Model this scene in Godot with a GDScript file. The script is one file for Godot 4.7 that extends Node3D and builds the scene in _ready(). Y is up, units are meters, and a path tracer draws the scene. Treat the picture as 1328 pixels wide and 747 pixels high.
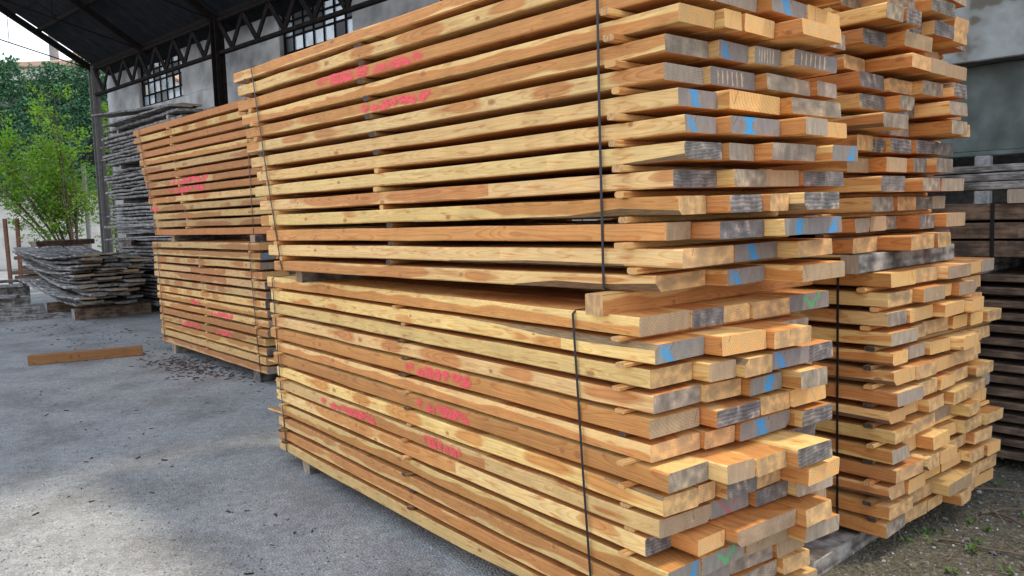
extends Node3D

# ------------------------------------------------------------------ frame of the place
# x runs along the timber bundles (+x is the near end), z across them (+z is the open yard), y is up, metres.
var rng := RandomNumberGenerator.new()
var M := {}
const STRIPS := 24
const TEX_LEN := 3.6

func _ready():
	rng.seed = 20240611
	make_camera_and_light()
	make_materials()
	make_ground()
	make_warehouse()
	make_shed()
	make_bundles()
	make_dark_bundles()
	make_old_piles()
	make_greenery()
	make_far_buildings()
	make_small_things()

# ------------------------------------------------------------------ camera, sky, sun
func make_camera_and_light():
	var cam := Camera3D.new()
	cam.name = "camera"
	cam.fov = 38.99
	cam.near = 0.05
	cam.far = 900.0
	cam.position = Vector3(1.6186, 1.6, 2.2142)
	cam.basis = Basis(Vector3.UP, atan2(0.7384, 0.67436)) * Basis(Vector3.RIGHT, deg_to_rad(-5.117)) * Basis(Vector3.BACK, deg_to_rad(-1.886))
	add_child(cam)
	cam.current = true
	var sky_mat := ProceduralSkyMaterial.new()
	sky_mat.sky_top_color = Color(0.80, 0.86, 0.95)
	sky_mat.sky_horizon_color = Color(0.96, 0.97, 0.98)
	sky_mat.sky_curve = 0.25
	sky_mat.ground_bottom_color = Color(0.25, 0.25, 0.25)
	sky_mat.ground_horizon_color = Color(0.55, 0.55, 0.54)
	sky_mat.sky_energy_multiplier = 1.0
	var sky := Sky.new()
	sky.sky_material = sky_mat
	var env := Environment.new()
	env.background_mode = Environment.BG_SKY
	env.sky = sky
	env.background_energy_multiplier = 1.0
	env.tonemap_mode = Environment.TONE_MAPPER_LINEAR
	env.tonemap_exposure = 2.1
	env.sdfgi_enabled = true
	env.ssao_enabled = true
	env.ssil_enabled = true
	var we := WorldEnvironment.new()
	we.name = "world_environment"
	we.environment = env
	add_child(we)
	var sun := DirectionalLight3D.new()
	sun.name = "sun"
	sun.light_color = Color(1.0, 0.95, 0.86)
	sun.light_energy = 0.55
	sun.light_angular_distance = 7.0
	sun.shadow_enabled = true
	add_child(sun)
	# the sun stands high behind the warehouse wall
	sun.look_at_from_position(Vector3.ZERO, Vector3(-0.27, -1.0, 0.335))

# ------------------------------------------------------------------ small helpers
func tag(o: Node, label: String, category: String, group := "") -> void:
	o.set_meta("label", label)
	o.set_meta("category", category)
	if group != "":
		o.set_meta("group", group)

func structure(o: Node) -> void:
	o.set_meta("kind", "structure")

func thing(called: String, label: String, category: String, at := Vector3.ZERO, turn := 0.0, group := "") -> Node3D:
	var o := Node3D.new()
	o.name = called
	o.position = at
	o.rotation.y = turn
	tag(o, label, category, group)
	number(self, o)
	return o

var taken := {}
func number(parent: Node, o: Node) -> void:
	if parent == self:
		var base := String(o.name)
		if taken.has(base):
			o.name = "%s_%03d" % [base, taken[base]]
			taken[base] += 1
		else:
			taken[base] = 1
	parent.add_child(o, true)

func mesh_node(called: String, mesh: Mesh, parent: Node = self, at := Vector3.ZERO) -> MeshInstance3D:
	var o := MeshInstance3D.new()
	o.name = called
	o.mesh = mesh
	o.position = at
	number(parent, o)
	return o

func st_new() -> SurfaceTool:
	var st := SurfaceTool.new()
	st.begin(Mesh.PRIMITIVE_TRIANGLES)
	st.set_smooth_group(-1)
	return st

func commit(st: SurfaceTool, mat: Material) -> ArrayMesh:
	st.generate_normals()
	st.set_material(mat)
	return st.commit()

func tri(st: SurfaceTool, a: Vector3, b: Vector3, c: Vector3, ua := Vector2.ZERO, ub := Vector2.ZERO, uc := Vector2.ZERO) -> void:
	st.set_uv(ua); st.add_vertex(a)
	st.set_uv(ub); st.add_vertex(b)
	st.set_uv(uc); st.add_vertex(c)

func quad(st: SurfaceTool, a: Vector3, b: Vector3, c: Vector3, d: Vector3, ua := Vector2.ZERO, ub := Vector2.ZERO, uc := Vector2.ZERO, ud := Vector2.ZERO) -> void:
	tri(st, a, b, c, ua, ub, uc)
	tri(st, a, c, d, ua, uc, ud)

# box with chamfered edges, any axes
func add_box(st: SurfaceTool, center: Vector3, size: Vector3, bas := Basis.IDENTITY, bev := 0.004) -> void:
	var h := size * 0.5
	var b: float = min(bev, min(h.x, min(h.y, h.z)) * 0.4)
	var P := func(x, y, z): return center + bas * Vector3(x, y, z)
	# six faces
	for ax in 3:
		for sg in [-1.0, 1.0]:
			var n := Vector3.ZERO
			n[ax] = sg
			var u := Vector3.ZERO
			u[(ax + 1) % 3] = 1.0
			var v := Vector3.ZERO
			v[(ax + 2) % 3] = 1.0
			var hu: float = h[(ax + 1) % 3] - b
			var hv: float = h[(ax + 2) % 3] - b
			var c: Vector3 = n * h[ax]
			var p := [c - u * hu - v * hv, c + u * hu - v * hv, c + u * hu + v * hv, c - u * hu + v * hv]
			var q := []
			for e in p:
				q.append(center + bas * e)
			var uvs := [Vector2(-hu, -hv), Vector2(hu, -hv), Vector2(hu, hv), Vector2(-hu, hv)]
			if sg > 0:
				quad(st, q[0], q[3], q[2], q[1], uvs[0], uvs[3], uvs[2], uvs[1])
			else:
				quad(st, q[0], q[1], q[2], q[3], uvs[0], uvs[1], uvs[2], uvs[3])
	# twelve edges
	for ax in 3:
		var i1 := (ax + 1) % 3
		var i2 := (ax + 2) % 3
		for s1 in [-1.0, 1.0]:
			for s2 in [-1.0, 1.0]:
				var a := Vector3.ZERO
				a[ax] = -(h[ax] - b); a[i1] = s1 * h[i1]; a[i2] = s2 * (h[i2] - b)
				var c := a
				c[ax] = h[ax] - b
				var d := Vector3.ZERO
				d[ax] = -(h[ax] - b); d[i1] = s1 * (h[i1] - b); d[i2] = s2 * h[i2]
				var e := d
				e[ax] = h[ax] - b
				if s1 * s2 > 0:
					quad(st, center + bas * a, center + bas * c, center + bas * e, center + bas * d)
				else:
					quad(st, center + bas * a, center + bas * d, center + bas * e, center + bas * c)
	# eight corners
	for sx in [-1.0, 1.0]:
		for sy in [-1.0, 1.0]:
			for sz in [-1.0, 1.0]:
				var a := center + bas * Vector3(sx * h.x, sy * (h.y - b), sz * (h.z - b))
				var c := center + bas * Vector3(sx * (h.x - b), sy * h.y, sz * (h.z - b))
				var d := center + bas * Vector3(sx * (h.x - b), sy * (h.y - b), sz * h.z)
				if sx * sy * sz > 0:
					tri(st, a, d, c)
				else:
					tri(st, a, c, d)

func frame_basis(dir: Vector3, up := Vector3.UP) -> Basis:
	var x := dir.normalized()
	if absf(x.dot(up)) > 0.98:
		up = Vector3.RIGHT
	var z := x.cross(up).normalized()
	var y := z.cross(x).normalized()
	return Basis(x, y, z)

func add_bar(st: SurfaceTool, a: Vector3, b: Vector3, w: float, t: float, bev := 0.003) -> void:
	add_box(st, (a + b) * 0.5, Vector3(a.distance_to(b), t, w), frame_basis(b - a), bev)

func add_tube(st: SurfaceTool, pts: Array, radii: Array, sides := 6) -> void:
	var rings := []
	for i in pts.size():
		var d: Vector3 = (pts[min(i + 1, pts.size() - 1)] - pts[max(i - 1, 0)])
		var bs := frame_basis(d)
		var r := []
		for k in sides:
			var a := TAU * k / sides
			r.append(pts[i] + (bs.y * cos(a) + bs.z * sin(a)) * radii[i])
		rings.append(r)
	st.set_smooth_group(1)
	for i in pts.size() - 1:
		for k in sides:
			var k2 := (k + 1) % sides
			quad(st, rings[i][k], rings[i][k2], rings[i + 1][k2], rings[i + 1][k])
	st.set_smooth_group(-1)

func box_mesh(size: Vector3, mat: Material, bev := 0.004) -> ArrayMesh:
	var st := st_new()
	add_box(st, Vector3(0, size.y * 0.5, 0), size, Basis.IDENTITY, bev)
	return commit(st, mat)

# ------------------------------------------------------------------ textures and materials
func lerp3(a: Vector3, b: Vector3, t: float) -> Vector3:
	return a + (b - a) * t

func noise(freq: float, sd: int, oct := 3, kind := FastNoiseLite.TYPE_SIMPLEX_SMOOTH) -> FastNoiseLite:
	var n := FastNoiseLite.new()
	n.seed = sd
	n.frequency = freq
	n.noise_type = kind
	n.fractal_octaves = oct
	return n

# long grain of sawn softwood: STRIPS boards one above the other, each with its own rings, sapwood, heartwood and knots
func wood_side_image(px_w: int, px_h: int, sd: int) -> Image:
	var W := px_w
	var H := px_h * STRIPS
	var data := PackedByteArray()
	data.resize(W * H * 3)
	var r := RandomNumberGenerator.new()
	r.seed = sd
	var nz := noise(1.0, sd, 3)
	var sap_a := Vector3(238, 200, 134)
	var sap_b := Vector3(226, 178, 106)
	var hrt_a := Vector3(209, 146, 82)
	var hrt_b := Vector3(190, 122, 61)
	var knot_c := Vector3(158, 98, 56)
	for s in STRIPS:
		# 0-3 all sapwood, 4-17 both, 18-23 heartwood
		var mode := 0 if s < 4 else (1 if s < 18 else 2)
		var c0 := r.randf_range(-0.03, 0.03)
		var d0 := r.randf_range(0.015, 0.09)
		var taper := r.randf_range(-0.006, 0.006)
		var ringw := r.randf_range(0.0030, 0.0052)
		var rs := 9.0
		if mode == 0:
			rs = -9.0
		elif mode == 1:
			rs = sqrt(d0 * d0 + 0.0004) + r.randf_range(-0.008, 0.006)
		var slope := r.randf_range(-0.010, 0.010) if mode == 1 else 0.0
		var knots: Array[Vector3] = []
		for k in r.randi_range(1, 4):
			knots.append(Vector3(r.randf_range(0.1, TEX_LEN - 0.1), r.randf_range(-0.026, 0.026), r.randf_range(0.005, 0.013)))
		var tint := r.randf_range(0.95, 1.05)
		for x in W:
			var t := x * TEX_LEN / W
			var wob := nz.get_noise_2d(t * 0.9, s * 17.3) * 0.022
			var dd := d0 + taper * t + nz.get_noise_2d(t * 0.8, s * 9.1 + 300.0) * 0.024
			var edge := rs + slope * (t - TEX_LEN * 0.5) + nz.get_noise_2d(t * 1.6, s * 5.7 + 700.0) * 0.020
			var fib := nz.get_noise_2d(t * 6.0, s * 3.3 + 900.0)
			var near: Array[Vector3] = []
			for k: Vector3 in knots:
				if absf(k.x - t) < k.z * 7.0:
					near.append(k)
			for y in px_h:
				var c := (float(y) / px_h - 0.5) * 0.064
				var dy := c - c0 - wob
				var rad := sqrt(dy * dy + dd * dd)
				var kn := 0.0
				for k: Vector3 in near:
					var e: float = sqrt((t - k.x) * (t - k.x) / 2.6 + (c - k.y) * (c - k.y)) / k.z
					rad += 0.006 * exp(-e * e * 0.35)
					kn = maxf(kn, clampf((1.35 - e) * 1.6, 0.0, 1.0))
				var ph := rad / ringw
				var f := ph - floorf(ph)
				var late := clampf((f - 0.45) * 2.2, 0.0, 1.0)
				late = late * late
				var mot := nz.get_noise_2d(t * 2.6 + s * 31.0, c * 55.0)
				var smu := clampf((nz.get_noise_2d(t * 5.0 + s * 13.0, c * 30.0 + 77.0) - 0.28) * 3.0, 0.0, 1.0)
				var he := clampf((edge - rad + mot * 0.004) / 0.0026 * 0.5 + 0.5, 0.0, 1.0)
				he = maxf(he, smu * 0.8)
				# fine fibres running along the board
				var hsh := sin(float(y) * 12.9898 + s * 78.233 + floorf(t * 9.0 + sin(float(y) * 4.1) * 3.0) * 37.719) * 43758.5453
				hsh = hsh - floorf(hsh)
				var g := (0.96 + 0.06 * hsh + 0.05 * fib + 0.07 * mot) * tint
				var cr := sap_a.x + (sap_b.x - sap_a.x) * late
				var cg := sap_a.y + (sap_b.y - sap_a.y) * late
				var cb := sap_a.z + (sap_b.z - sap_a.z) * late
				if he > 0.0:
					cr += (hrt_a.x + (hrt_b.x - hrt_a.x) * late - cr) * he
					cg += (hrt_a.y + (hrt_b.y - hrt_a.y) * late - cg) * he
					cb += (hrt_a.z + (hrt_b.z - hrt_a.z) * late - cb) * he
				if kn > 0.0:
					cr += (knot_c.x - cr) * kn * 0.65
					cg += (knot_c.y - cg) * kn * 0.65
					cb += (knot_c.z - cb) * kn * 0.65
				var o := ((s * px_h + y) * W + x) * 3
				data[o] = int(clampf(cr * g, 0.0, 255.0))
				data[o + 1] = int(clampf(cg * g, 0.0, 255.0))
				data[o + 2] = int(clampf(cb * g, 0.0, 255.0))
	return Image.create_from_data(W, H, false, Image.FORMAT_RGB8, data)

# sawn ends: cells of CELL_W x CELL_H, 8 a row
const CELL_W := 128
const CELL_H := 52
const END_ROWS := 6
func wood_end_image(sd: int) -> Image:
	var W := CELL_W * 8
	var H := CELL_H * END_ROWS
	var data := PackedByteArray()
	data.resize(W * H * 3)
	var r := RandomNumberGenerator.new()
	r.seed = sd
	var nz := noise(0.022, sd, 3)
	var nf := noise(0.22, sd + 5, 3)
	for cell in 8 * END_ROWS:
		var row := cell / 8
		var ox := (cell % 8) * CELL_W
		var oy := row * CELL_H
		# 0,1 grey; 2 dark slate; 3 fresh; 4 brownish grey, partly fresh; 5 marked ones
		var base := Vector3(164, 148, 130) * r.randf_range(0.84, 1.1)
		var other := Vector3(156, 140, 122)
		if row == 1:
			base = Vector3(184, 154, 120) * r.randf_range(0.85, 1.08)
			other = Vector3(160, 136, 110)
		elif row == 2:
			base = Vector3(112, 106, 103) * r.randf_range(0.85, 1.12)
			other = Vector3(126, 118, 112)
		elif row == 3:
			base = Vector3(230, 184, 122) * r.randf_range(0.92, 1.03)
			other = Vector3(218, 164, 100)
		elif row == 4:
			base = Vector3(196, 158, 114) * r.randf_range(0.9, 1.06)
			other = Vector3(214, 168, 112)
		elif row == 5:
			base = Vector3(146, 136, 128)
			other = Vector3(122, 114, 110)
		var saw := r.randf_range(0.0, 0.14)
		var amp: float = [0.42, 0.3, 0.5, 0.12, 0.22, 0.4][row]
		var saw_a := r.randf_range(-0.25, 0.25)
		var saw_w := r.randf_range(0.5, 0.9)
		var pith := Vector2(r.randf_range(-30, CELL_W + 30), r.randf_range(-70, CELL_H + 70))
		var rw := r.randf_range(4.0, 7.5)
		var cracks := []
		for k in r.randi_range(0, 1):
			cracks.append(Vector3(r.randf_range(8, CELL_W - 8), r.randf_range(-0.5, 0.5), r.randf_range(0.25, 1.0)))
		for y in CELL_H:
			for x in CELL_W:
				var gx := float(ox + x)
				var gy := float(oy + y)
				var big := nz.get_noise_2d(gx, gy + cell * 100.0)
				var fine := nf.get_noise_2d(gx, gy)
				var d := pith.distance_to(Vector2(x, y)) + big * 2.0
				var f := d / rw
				f = f - floorf(f)
				var late := clampf((f - 0.5) * 2.0, 0.0, 1.0)
				var c := lerp3(base, other, clampf(big * 1.1 + 0.45, 0.0, 1.0))
				var sw := sin((float(y) + saw_a * x + big * 5.0) * saw_w)
				if row == 2:
					c *= 1.0 + saw * sw
				var ver := nz.get_noise_2d(gx * 2.4 + 40.0, gy * 0.5 + cell * 37.0)
				c *= 1.03 - (0.06 if row == 2 or row == 5 else 0.13) * late + fine * 0.09 + (ver * 0.22 + big * 0.40) * amp
				# fresh splits where the end has flaked
				if row < 3 and big + ver * 0.8 > 0.74:
					c = lerp3(c, Vector3(206, 174, 134), 0.6)
				for k in cracks:
					var dx: float = absf(float(x) - k.x - k.y * y)
					if y < CELL_H * k.z and dx < 0.8:
						c *= 0.68
				if row == 5:
					var m := cell % 8
					var n2 := nf.get_noise_2d(gx * 0.6 + 500.0, gy * 0.6) + nz.get_noise_2d(gx + 900.0, gy) * 1.4
					if m < 4:
						# splashes of blue spray paint
						var bd := absf(float(x) - (30.0 + m * 22.0) - (float(y) - 26.0) * (0.5 - m * 0.3)) / 17.0
						c = lerp3(c, Vector3(62, 150, 214), clampf((0.85 - bd - n2 * 0.8) * 2.2, 0.0, 0.82))
					elif m == 4:
						# pale scratched tally strokes
						var sx := float(x) - 20.0
						if sx > 0.0 and sx < 72.0 and fmod(sx, 13.0) < 2.6 + n2 * 2.0 and y > 7 and y < 45:
							c = lerp3(c, Vector3(226, 196, 146), 0.85)
					elif m == 5:
						var gd := absf(absf(float(x) - 70.0) - (44.0 - y) * 0.6)
						c = lerp3(c, Vector3(80, 178, 110), clampf((5.0 - gd - n2 * 6.0) * 0.25, 0.0, 0.75))
					elif m == 6:
						var rd := absf(absf(float(x) - 60.0) - (46.0 - y) * 0.7)
						c = lerp3(c, Vector3(205, 80, 90), clampf((5.0 - rd - n2 * 6.0) * 0.25, 0.0, 0.7))
					else:
						if absf(float(x) - 46.0) < 15.0 and (y < 13 or absf(float(x) - 46.0) < 7.0 or y > 40) and n2 < 0.5:
							c = lerp3(c, Vector3(50, 155, 220), 0.9)
				var o := ((oy + y) * W + ox + x) * 3
				data[o] = int(clampf(c.x, 0.0, 255.0))
				data[o + 1] = int(clampf(c.y, 0.0, 255.0))
				data[o + 2] = int(clampf(c.z, 0.0, 255.0))
	return Image.create_from_data(W, H, false, Image.FORMAT_RGB8, data)

# grey, weathered or dark old wood
func old_wood_image(W: int, H: int, sd: int, a: Vector3, b: Vector3) -> Image:
	var data := PackedByteArray()
	data.resize(W * H * 3)
	var n1 := noise(1.0, sd, 4)
	for y in H:
		for x in W:
			var f := n1.get_noise_2d(x * 0.012, y * 0.35) + 0.5 * n1.get_noise_2d(x * 0.05 + 90.0, y * 0.9)
			var g := n1.get_noise_2d(x * 0.02 + 300.0, y * 0.03)
			var c := lerp3(a, b, clampf(0.5 + f * 0.9 + g * 0.6, 0.0, 1.0))
			var o := (y * W + x) * 3
			data[o] = int(c.x)
			data[o + 1] = int(c.y)
			data[o + 2] = int(c.z)
	return Image.create_from_data(W, H, false, Image.FORMAT_RGB8, data)

func asphalt_image(S: int, sd: int) -> Image:
	var data := PackedByteArray()
	data.resize(S * S * 3)
	var n1 := noise(0.30, sd, 2, FastNoiseLite.TYPE_CELLULAR)
	n1.cellular_return_type = FastNoiseLite.RETURN_CELL_VALUE
	var n2 := noise(0.02, sd + 1, 4)
	var i1 := n1.get_seamless_image(S, S, false, false, 0.1, false)
	var i2 := n2.get_seamless_image(S, S, false, false, 0.1, false)
	i1.convert(Image.FORMAT_L8)
	i2.convert(Image.FORMAT_L8)
	var d1 := i1.get_data()
	var d2 := i2.get_data()
	for i in S * S:
		var a := d1[i] / 255.0
		var b := d2[i] / 255.0
		var v := 146.0 + (a - 0.5) * 58.0 + (b - 0.5) * 34.0
		if a > 0.88:
			v += 26.0
		data[i * 3] = int(clampf(v * 1.0, 0, 255))
		data[i * 3 + 1] = int(clampf(v * 1.0, 0, 255))
		data[i * 3 + 2] = int(clampf(v * 0.99, 0, 255))
	return Image.create_from_data(S, S, false, Image.FORMAT_RGB8, data)

func tex(img: Image) -> ImageTexture:
	img.generate_mipmaps()
	return ImageTexture.create_from_image(img)

func noise_tex(freq: float, sd: int, ramp: Array, size := 512, kind := FastNoiseLite.TYPE_SIMPLEX_SMOOTH, oct := 5) -> NoiseTexture2D:
	var t := NoiseTexture2D.new()
	t.width = size
	t.height = size
	t.seamless = true
	t.noise = noise(freq, sd, oct, kind)
	var g := Gradient.new()
	var offs := PackedFloat32Array()
	var cols := PackedColorArray()
	for i in ramp.size():
		offs.append(ramp[i][0])
		cols.append(ramp[i][1])
	g.offsets = offs
	g.colors = cols
	t.color_ramp = g
	return t

func bump_tex(freq: float, sd: int, strength: float, size := 512, oct := 4) -> NoiseTexture2D:
	var t := NoiseTexture2D.new()
	t.width = size
	t.height = size
	t.seamless = true
	t.as_normal_map = true
	t.bump_strength = strength
	t.noise = noise(freq, sd, oct)
	return t

func flat_mat(c: Color, rough := 0.85, metal := 0.0) -> StandardMaterial3D:
	var m := StandardMaterial3D.new()
	m.albedo_color = c
	m.roughness = rough
	m.metallic = metal
	return m

func tri_mat(t: Texture2D, scale: float, rough := 0.9, bump: Texture2D = null, bump_scale := 1.0) -> StandardMaterial3D:
	var m := StandardMaterial3D.new()
	m.albedo_texture = t
	m.uv1_triplanar = true
	m.uv1_world_triplanar = true
	m.uv1_scale = Vector3.ONE * scale
	m.roughness = rough
	if bump:
		m.normal_enabled = true
		m.normal_texture = bump
		m.normal_scale = bump_scale
	return m

func dull(m: StandardMaterial3D) -> StandardMaterial3D:
	m.metallic_specular = 0.15
	return m

func grey(v: float, warm := 0.0) -> Color:
	return Color(v + warm, v, v - warm)

func make_materials():
	# fresh timber
	var side := StandardMaterial3D.new()
	side.albedo_texture = tex(wood_side_image(1536, 32, 11))
	side.vertex_color_use_as_albedo = true
	side.roughness = 0.72
	M.side = side
	var ends := StandardMaterial3D.new()
	ends.albedo_texture = tex(wood_end_image(23))
	ends.vertex_color_use_as_albedo = true
	ends.roughness = 0.85
	M.ends = ends
	var wane := StandardMaterial3D.new()
	wane.albedo_texture = tex(old_wood_image(512, 128, 31, Vector3(168, 138, 104), Vector3(112, 92, 74)))
	wane.vertex_color_use_as_albedo = true
	wane.roughness = 0.92
	M.wane = wane
	var old := StandardMaterial3D.new()
	old.albedo_texture = tex(old_wood_image(1024, 256, 41, Vector3(172, 168, 164), Vector3(80, 75, 72)))
	old.vertex_color_use_as_albedo = true
	old.roughness = 0.9
	M.old = old
	var dark := StandardMaterial3D.new()
	dark.albedo_texture = tex(old_wood_image(1024, 256, 47, Vector3(136, 112, 92), Vector3(74, 60, 50)))
	dark.vertex_color_use_as_albedo = true
	dark.roughness = 0.9
	M.dark = dark
	var os: StandardMaterial3D = old.duplicate()
	os.uv1_scale = Vector3(1.0, 0.5, 1)
	M.oldside = os
	M.strap = flat_mat(Color(0.10, 0.10, 0.11), 0.45)
	M.pink = flat_mat(Color(0.93, 0.25, 0.33), 0.7)
	# ground
	var asp := StandardMaterial3D.new()
	asp.albedo_texture = tex(asphalt_image(1024, 3))
	asp.uv1_scale = Vector3(0.5, 0.5, 1)
	asp.roughness = 0.95
	asp.normal_enabled = true
	asp.normal_texture = bump_tex(0.12, 5, 5.0, 1024, 3)
	asp.normal_scale = 0.7
	asp.detail_enabled = true
	asp.detail_blend_mode = BaseMaterial3D.BLEND_MODE_MUL
	asp.detail_uv_layer = BaseMaterial3D.DETAIL_UV_2
	asp.detail_albedo = noise_tex(0.010, 8, [[0.0, grey(0.78)], [0.35, grey(0.88, 0.008)], [0.5, grey(0.94)], [0.62, grey(0.97)], [0.75, grey(1.0, 0.008)], [1.0, grey(1.0, 0.015)]], 1024)
	asp.uv2_scale = Vector3(0.11, 0.11, 1)
	M.asphalt = asp
	var soil := StandardMaterial3D.new()
	soil.albedo_texture = noise_tex(0.03, 77, [[0.0, Color(0.20, 0.18, 0.16)], [0.3, Color(0.31, 0.28, 0.25)], [0.45, Color(0.40, 0.37, 0.33)], [0.55, Color(0.30, 0.31, 0.17)], [0.63, Color(0.38, 0.36, 0.31)], [0.8, Color(0.48, 0.45, 0.41)], [1.0, Color(0.60, 0.57, 0.52)]], 1024)
	soil.uv1_scale = Vector3(0.7, 0.7, 1)
	soil.roughness = 1.0
	soil.normal_enabled = true
	soil.normal_texture = bump_tex(0.06, 15, 10.0, 1024)
	soil.normal_scale = 1.0
	M.soil = soil
	# buildings
	M.plaster = tri_mat(noise_tex(0.006, 91, [[0.0, grey(0.50)], [0.3, grey(0.60, 0.005)], [0.5, grey(0.68, 0.004)], [0.7, grey(0.73, 0.01)], [1.0, grey(0.80, 0.01)]], 1024), 0.22, 0.95, bump_tex(0.02, 92, 4.0), 0.6)
	M.peel = tri_mat(noise_tex(0.006, 191, [[0.0, Color(0.30, 0.28, 0.24)], [0.36, Color(0.38, 0.35, 0.31)], [0.41, Color(0.50, 0.50, 0.48)], [0.6, Color(0.58, 0.59, 0.58)], [1.0, Color(0.48, 0.48, 0.46)]], 1024, FastNoiseLite.TYPE_SIMPLEX_SMOOTH, 4), 0.22, 0.9, bump_tex(0.02, 92, 4.0), 0.6)
	M.panel = tri_mat(noise_tex(0.01, 93, [[0.0, Color(0.22, 0.24, 0.22)], [0.5, Color(0.31, 0.34, 0.32)], [1.0, Color(0.42, 0.46, 0.44)]], 512), 0.5, 0.6)
	M.steel = dull(tri_mat(noise_tex(0.02, 94, [[0.0, Color(0.10, 0.09, 0.09)], [0.5, Color(0.13, 0.12, 0.12)], [0.75, Color(0.17, 0.13, 0.11)], [1.0, Color(0.22, 0.16, 0.12)]], 512), 0.8, 0.85))
	M.post = tri_mat(noise_tex(0.02, 95, [[0.0, Color(0.36, 0.35, 0.34)], [0.6, Color(0.47, 0.46, 0.45)], [1.0, Color(0.40, 0.33, 0.28)]], 512), 0.8, 0.7)
	M.roof = dull(tri_mat(noise_tex(0.012, 96, [[0.0, Color(0.11, 0.12, 0.13)], [0.5, Color(0.15, 0.16, 0.18)], [1.0, Color(0.21, 0.20, 0.20)]], 512), 0.6, 0.9))
	M.rust = tri_mat(noise_tex(0.03, 97, [[0.0, Color(0.36, 0.24, 0.18)], [1.0, Color(0.54, 0.37, 0.28)]], 256), 1.5, 0.9)
	var gl := StandardMaterial3D.new()
	gl.albedo_color = Color(0.62, 0.68, 0.72, 0.55)
	gl.transparency = BaseMaterial3D.TRANSPARENCY_ALPHA
	gl.roughness = 0.15
	M.glass = gl
	M.dirty = flat_mat(Color(0.24, 0.26, 0.27), 0.35)
	M.stone = tri_mat(noise_tex(0.02, 98, [[0.0, grey(0.42)], [0.5, grey(0.52, 0.01)], [1.0, grey(0.62, 0.01)]], 512), 1.2, 0.95, bump_tex(0.05, 99, 5.0), 0.7)
	# leaves
	M.leaf = leaf_mat(Color(0.44, 0.57, 0.16), Color(0.8, 0.95, 0.35))
	M.ivy = leaf_mat(Color(0.33, 0.50, 0.37), Color(0.4, 0.6, 0.4))
	M.weed = leaf_mat(Color(0.30, 0.42, 0.14), Color(0.2, 0.3, 0.1))
	M.bark = tri_mat(noise_tex(0.05, 100, [[0.0, Color(0.22, 0.18, 0.15)], [1.0, Color(0.42, 0.36, 0.31)]], 256), 3.0, 0.95)
	M.render = tri_mat(noise_tex(0.008, 131, [[0.0, Color(0.62, 0.60, 0.57)], [0.5, Color(0.74, 0.72, 0.69)], [1.0, Color(0.82, 0.80, 0.77)]], 512), 0.3, 0.95)
	M.tile = tri_mat(noise_tex(0.03, 132, [[0.0, Color(0.74, 0.58, 0.50)], [1.0, Color(0.82, 0.68, 0.60)]], 256), 1.0, 0.9)
	M.grit = flat_mat(Color(0.47, 0.47, 0.48), 0.95)
	M.grit.vertex_color_use_as_albedo = true
	M.chip = flat_mat(Color(0.42, 0.32, 0.25), 0.95)
	M.chip.vertex_color_use_as_albedo = true
	M.straw = flat_mat(Color(0.44, 0.38, 0.31), 0.95)
	M.twig = flat_mat(Color(0.42, 0.35, 0.29), 0.95)

func leaf_mat(c: Color, back: Color) -> StandardMaterial3D:
	var m := flat_mat(c, 0.6)
	m.vertex_color_use_as_albedo = true
	m.backlight_enabled = true
	m.backlight = back
	m.cull_mode = BaseMaterial3D.CULL_DISABLED
	return m

# ------------------------------------------------------------------ ground
func flat_sheet(poly: PackedVector2Array, y: float, mat: Material) -> ArrayMesh:
	var st := SurfaceTool.new()
	st.begin(Mesh.PRIMITIVE_TRIANGLES)
	var idx := Geometry2D.triangulate_polygon(poly)
	for i in range(0, idx.size(), 3):
		var p := [poly[idx[i]], poly[idx[i + 1]], poly[idx[i + 2]]]
		if (p[1] - p[0]).cross(p[2] - p[0]) < 0:
			p = [p[0], p[2], p[1]]
		for q in p:
			st.set_normal(Vector3.UP)
			st.set_uv(q)
			st.set_uv2(q)
			st.add_vertex(Vector3(q.x, y, q.y))
	st.set_material(mat)
	return st.commit()

func make_ground():
	var g := mesh_node("ground", flat_sheet(PackedVector2Array([Vector2(-300, -300), Vector2(300, -300), Vector2(300, 300), Vector2(-300, 300)]), 0.0, M.asphalt))
	structure(g)
	var n := noise(0.9, 61, 3)
	var poly := PackedVector2Array()
	for i in 41:
		var x := lerpf(-1.2, 7.0, i / 40.0)
		poly.append(Vector2(x, -0.95 + n.get_noise_1d(x * 2.0) * 0.35))
	poly.append(Vector2(7.0, -4.62))
	poly.append(Vector2(-1.2, -4.62))
	var s := mesh_node("soil_strip", flat_sheet(poly, 0.004, M.soil))
	structure(s)

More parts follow.
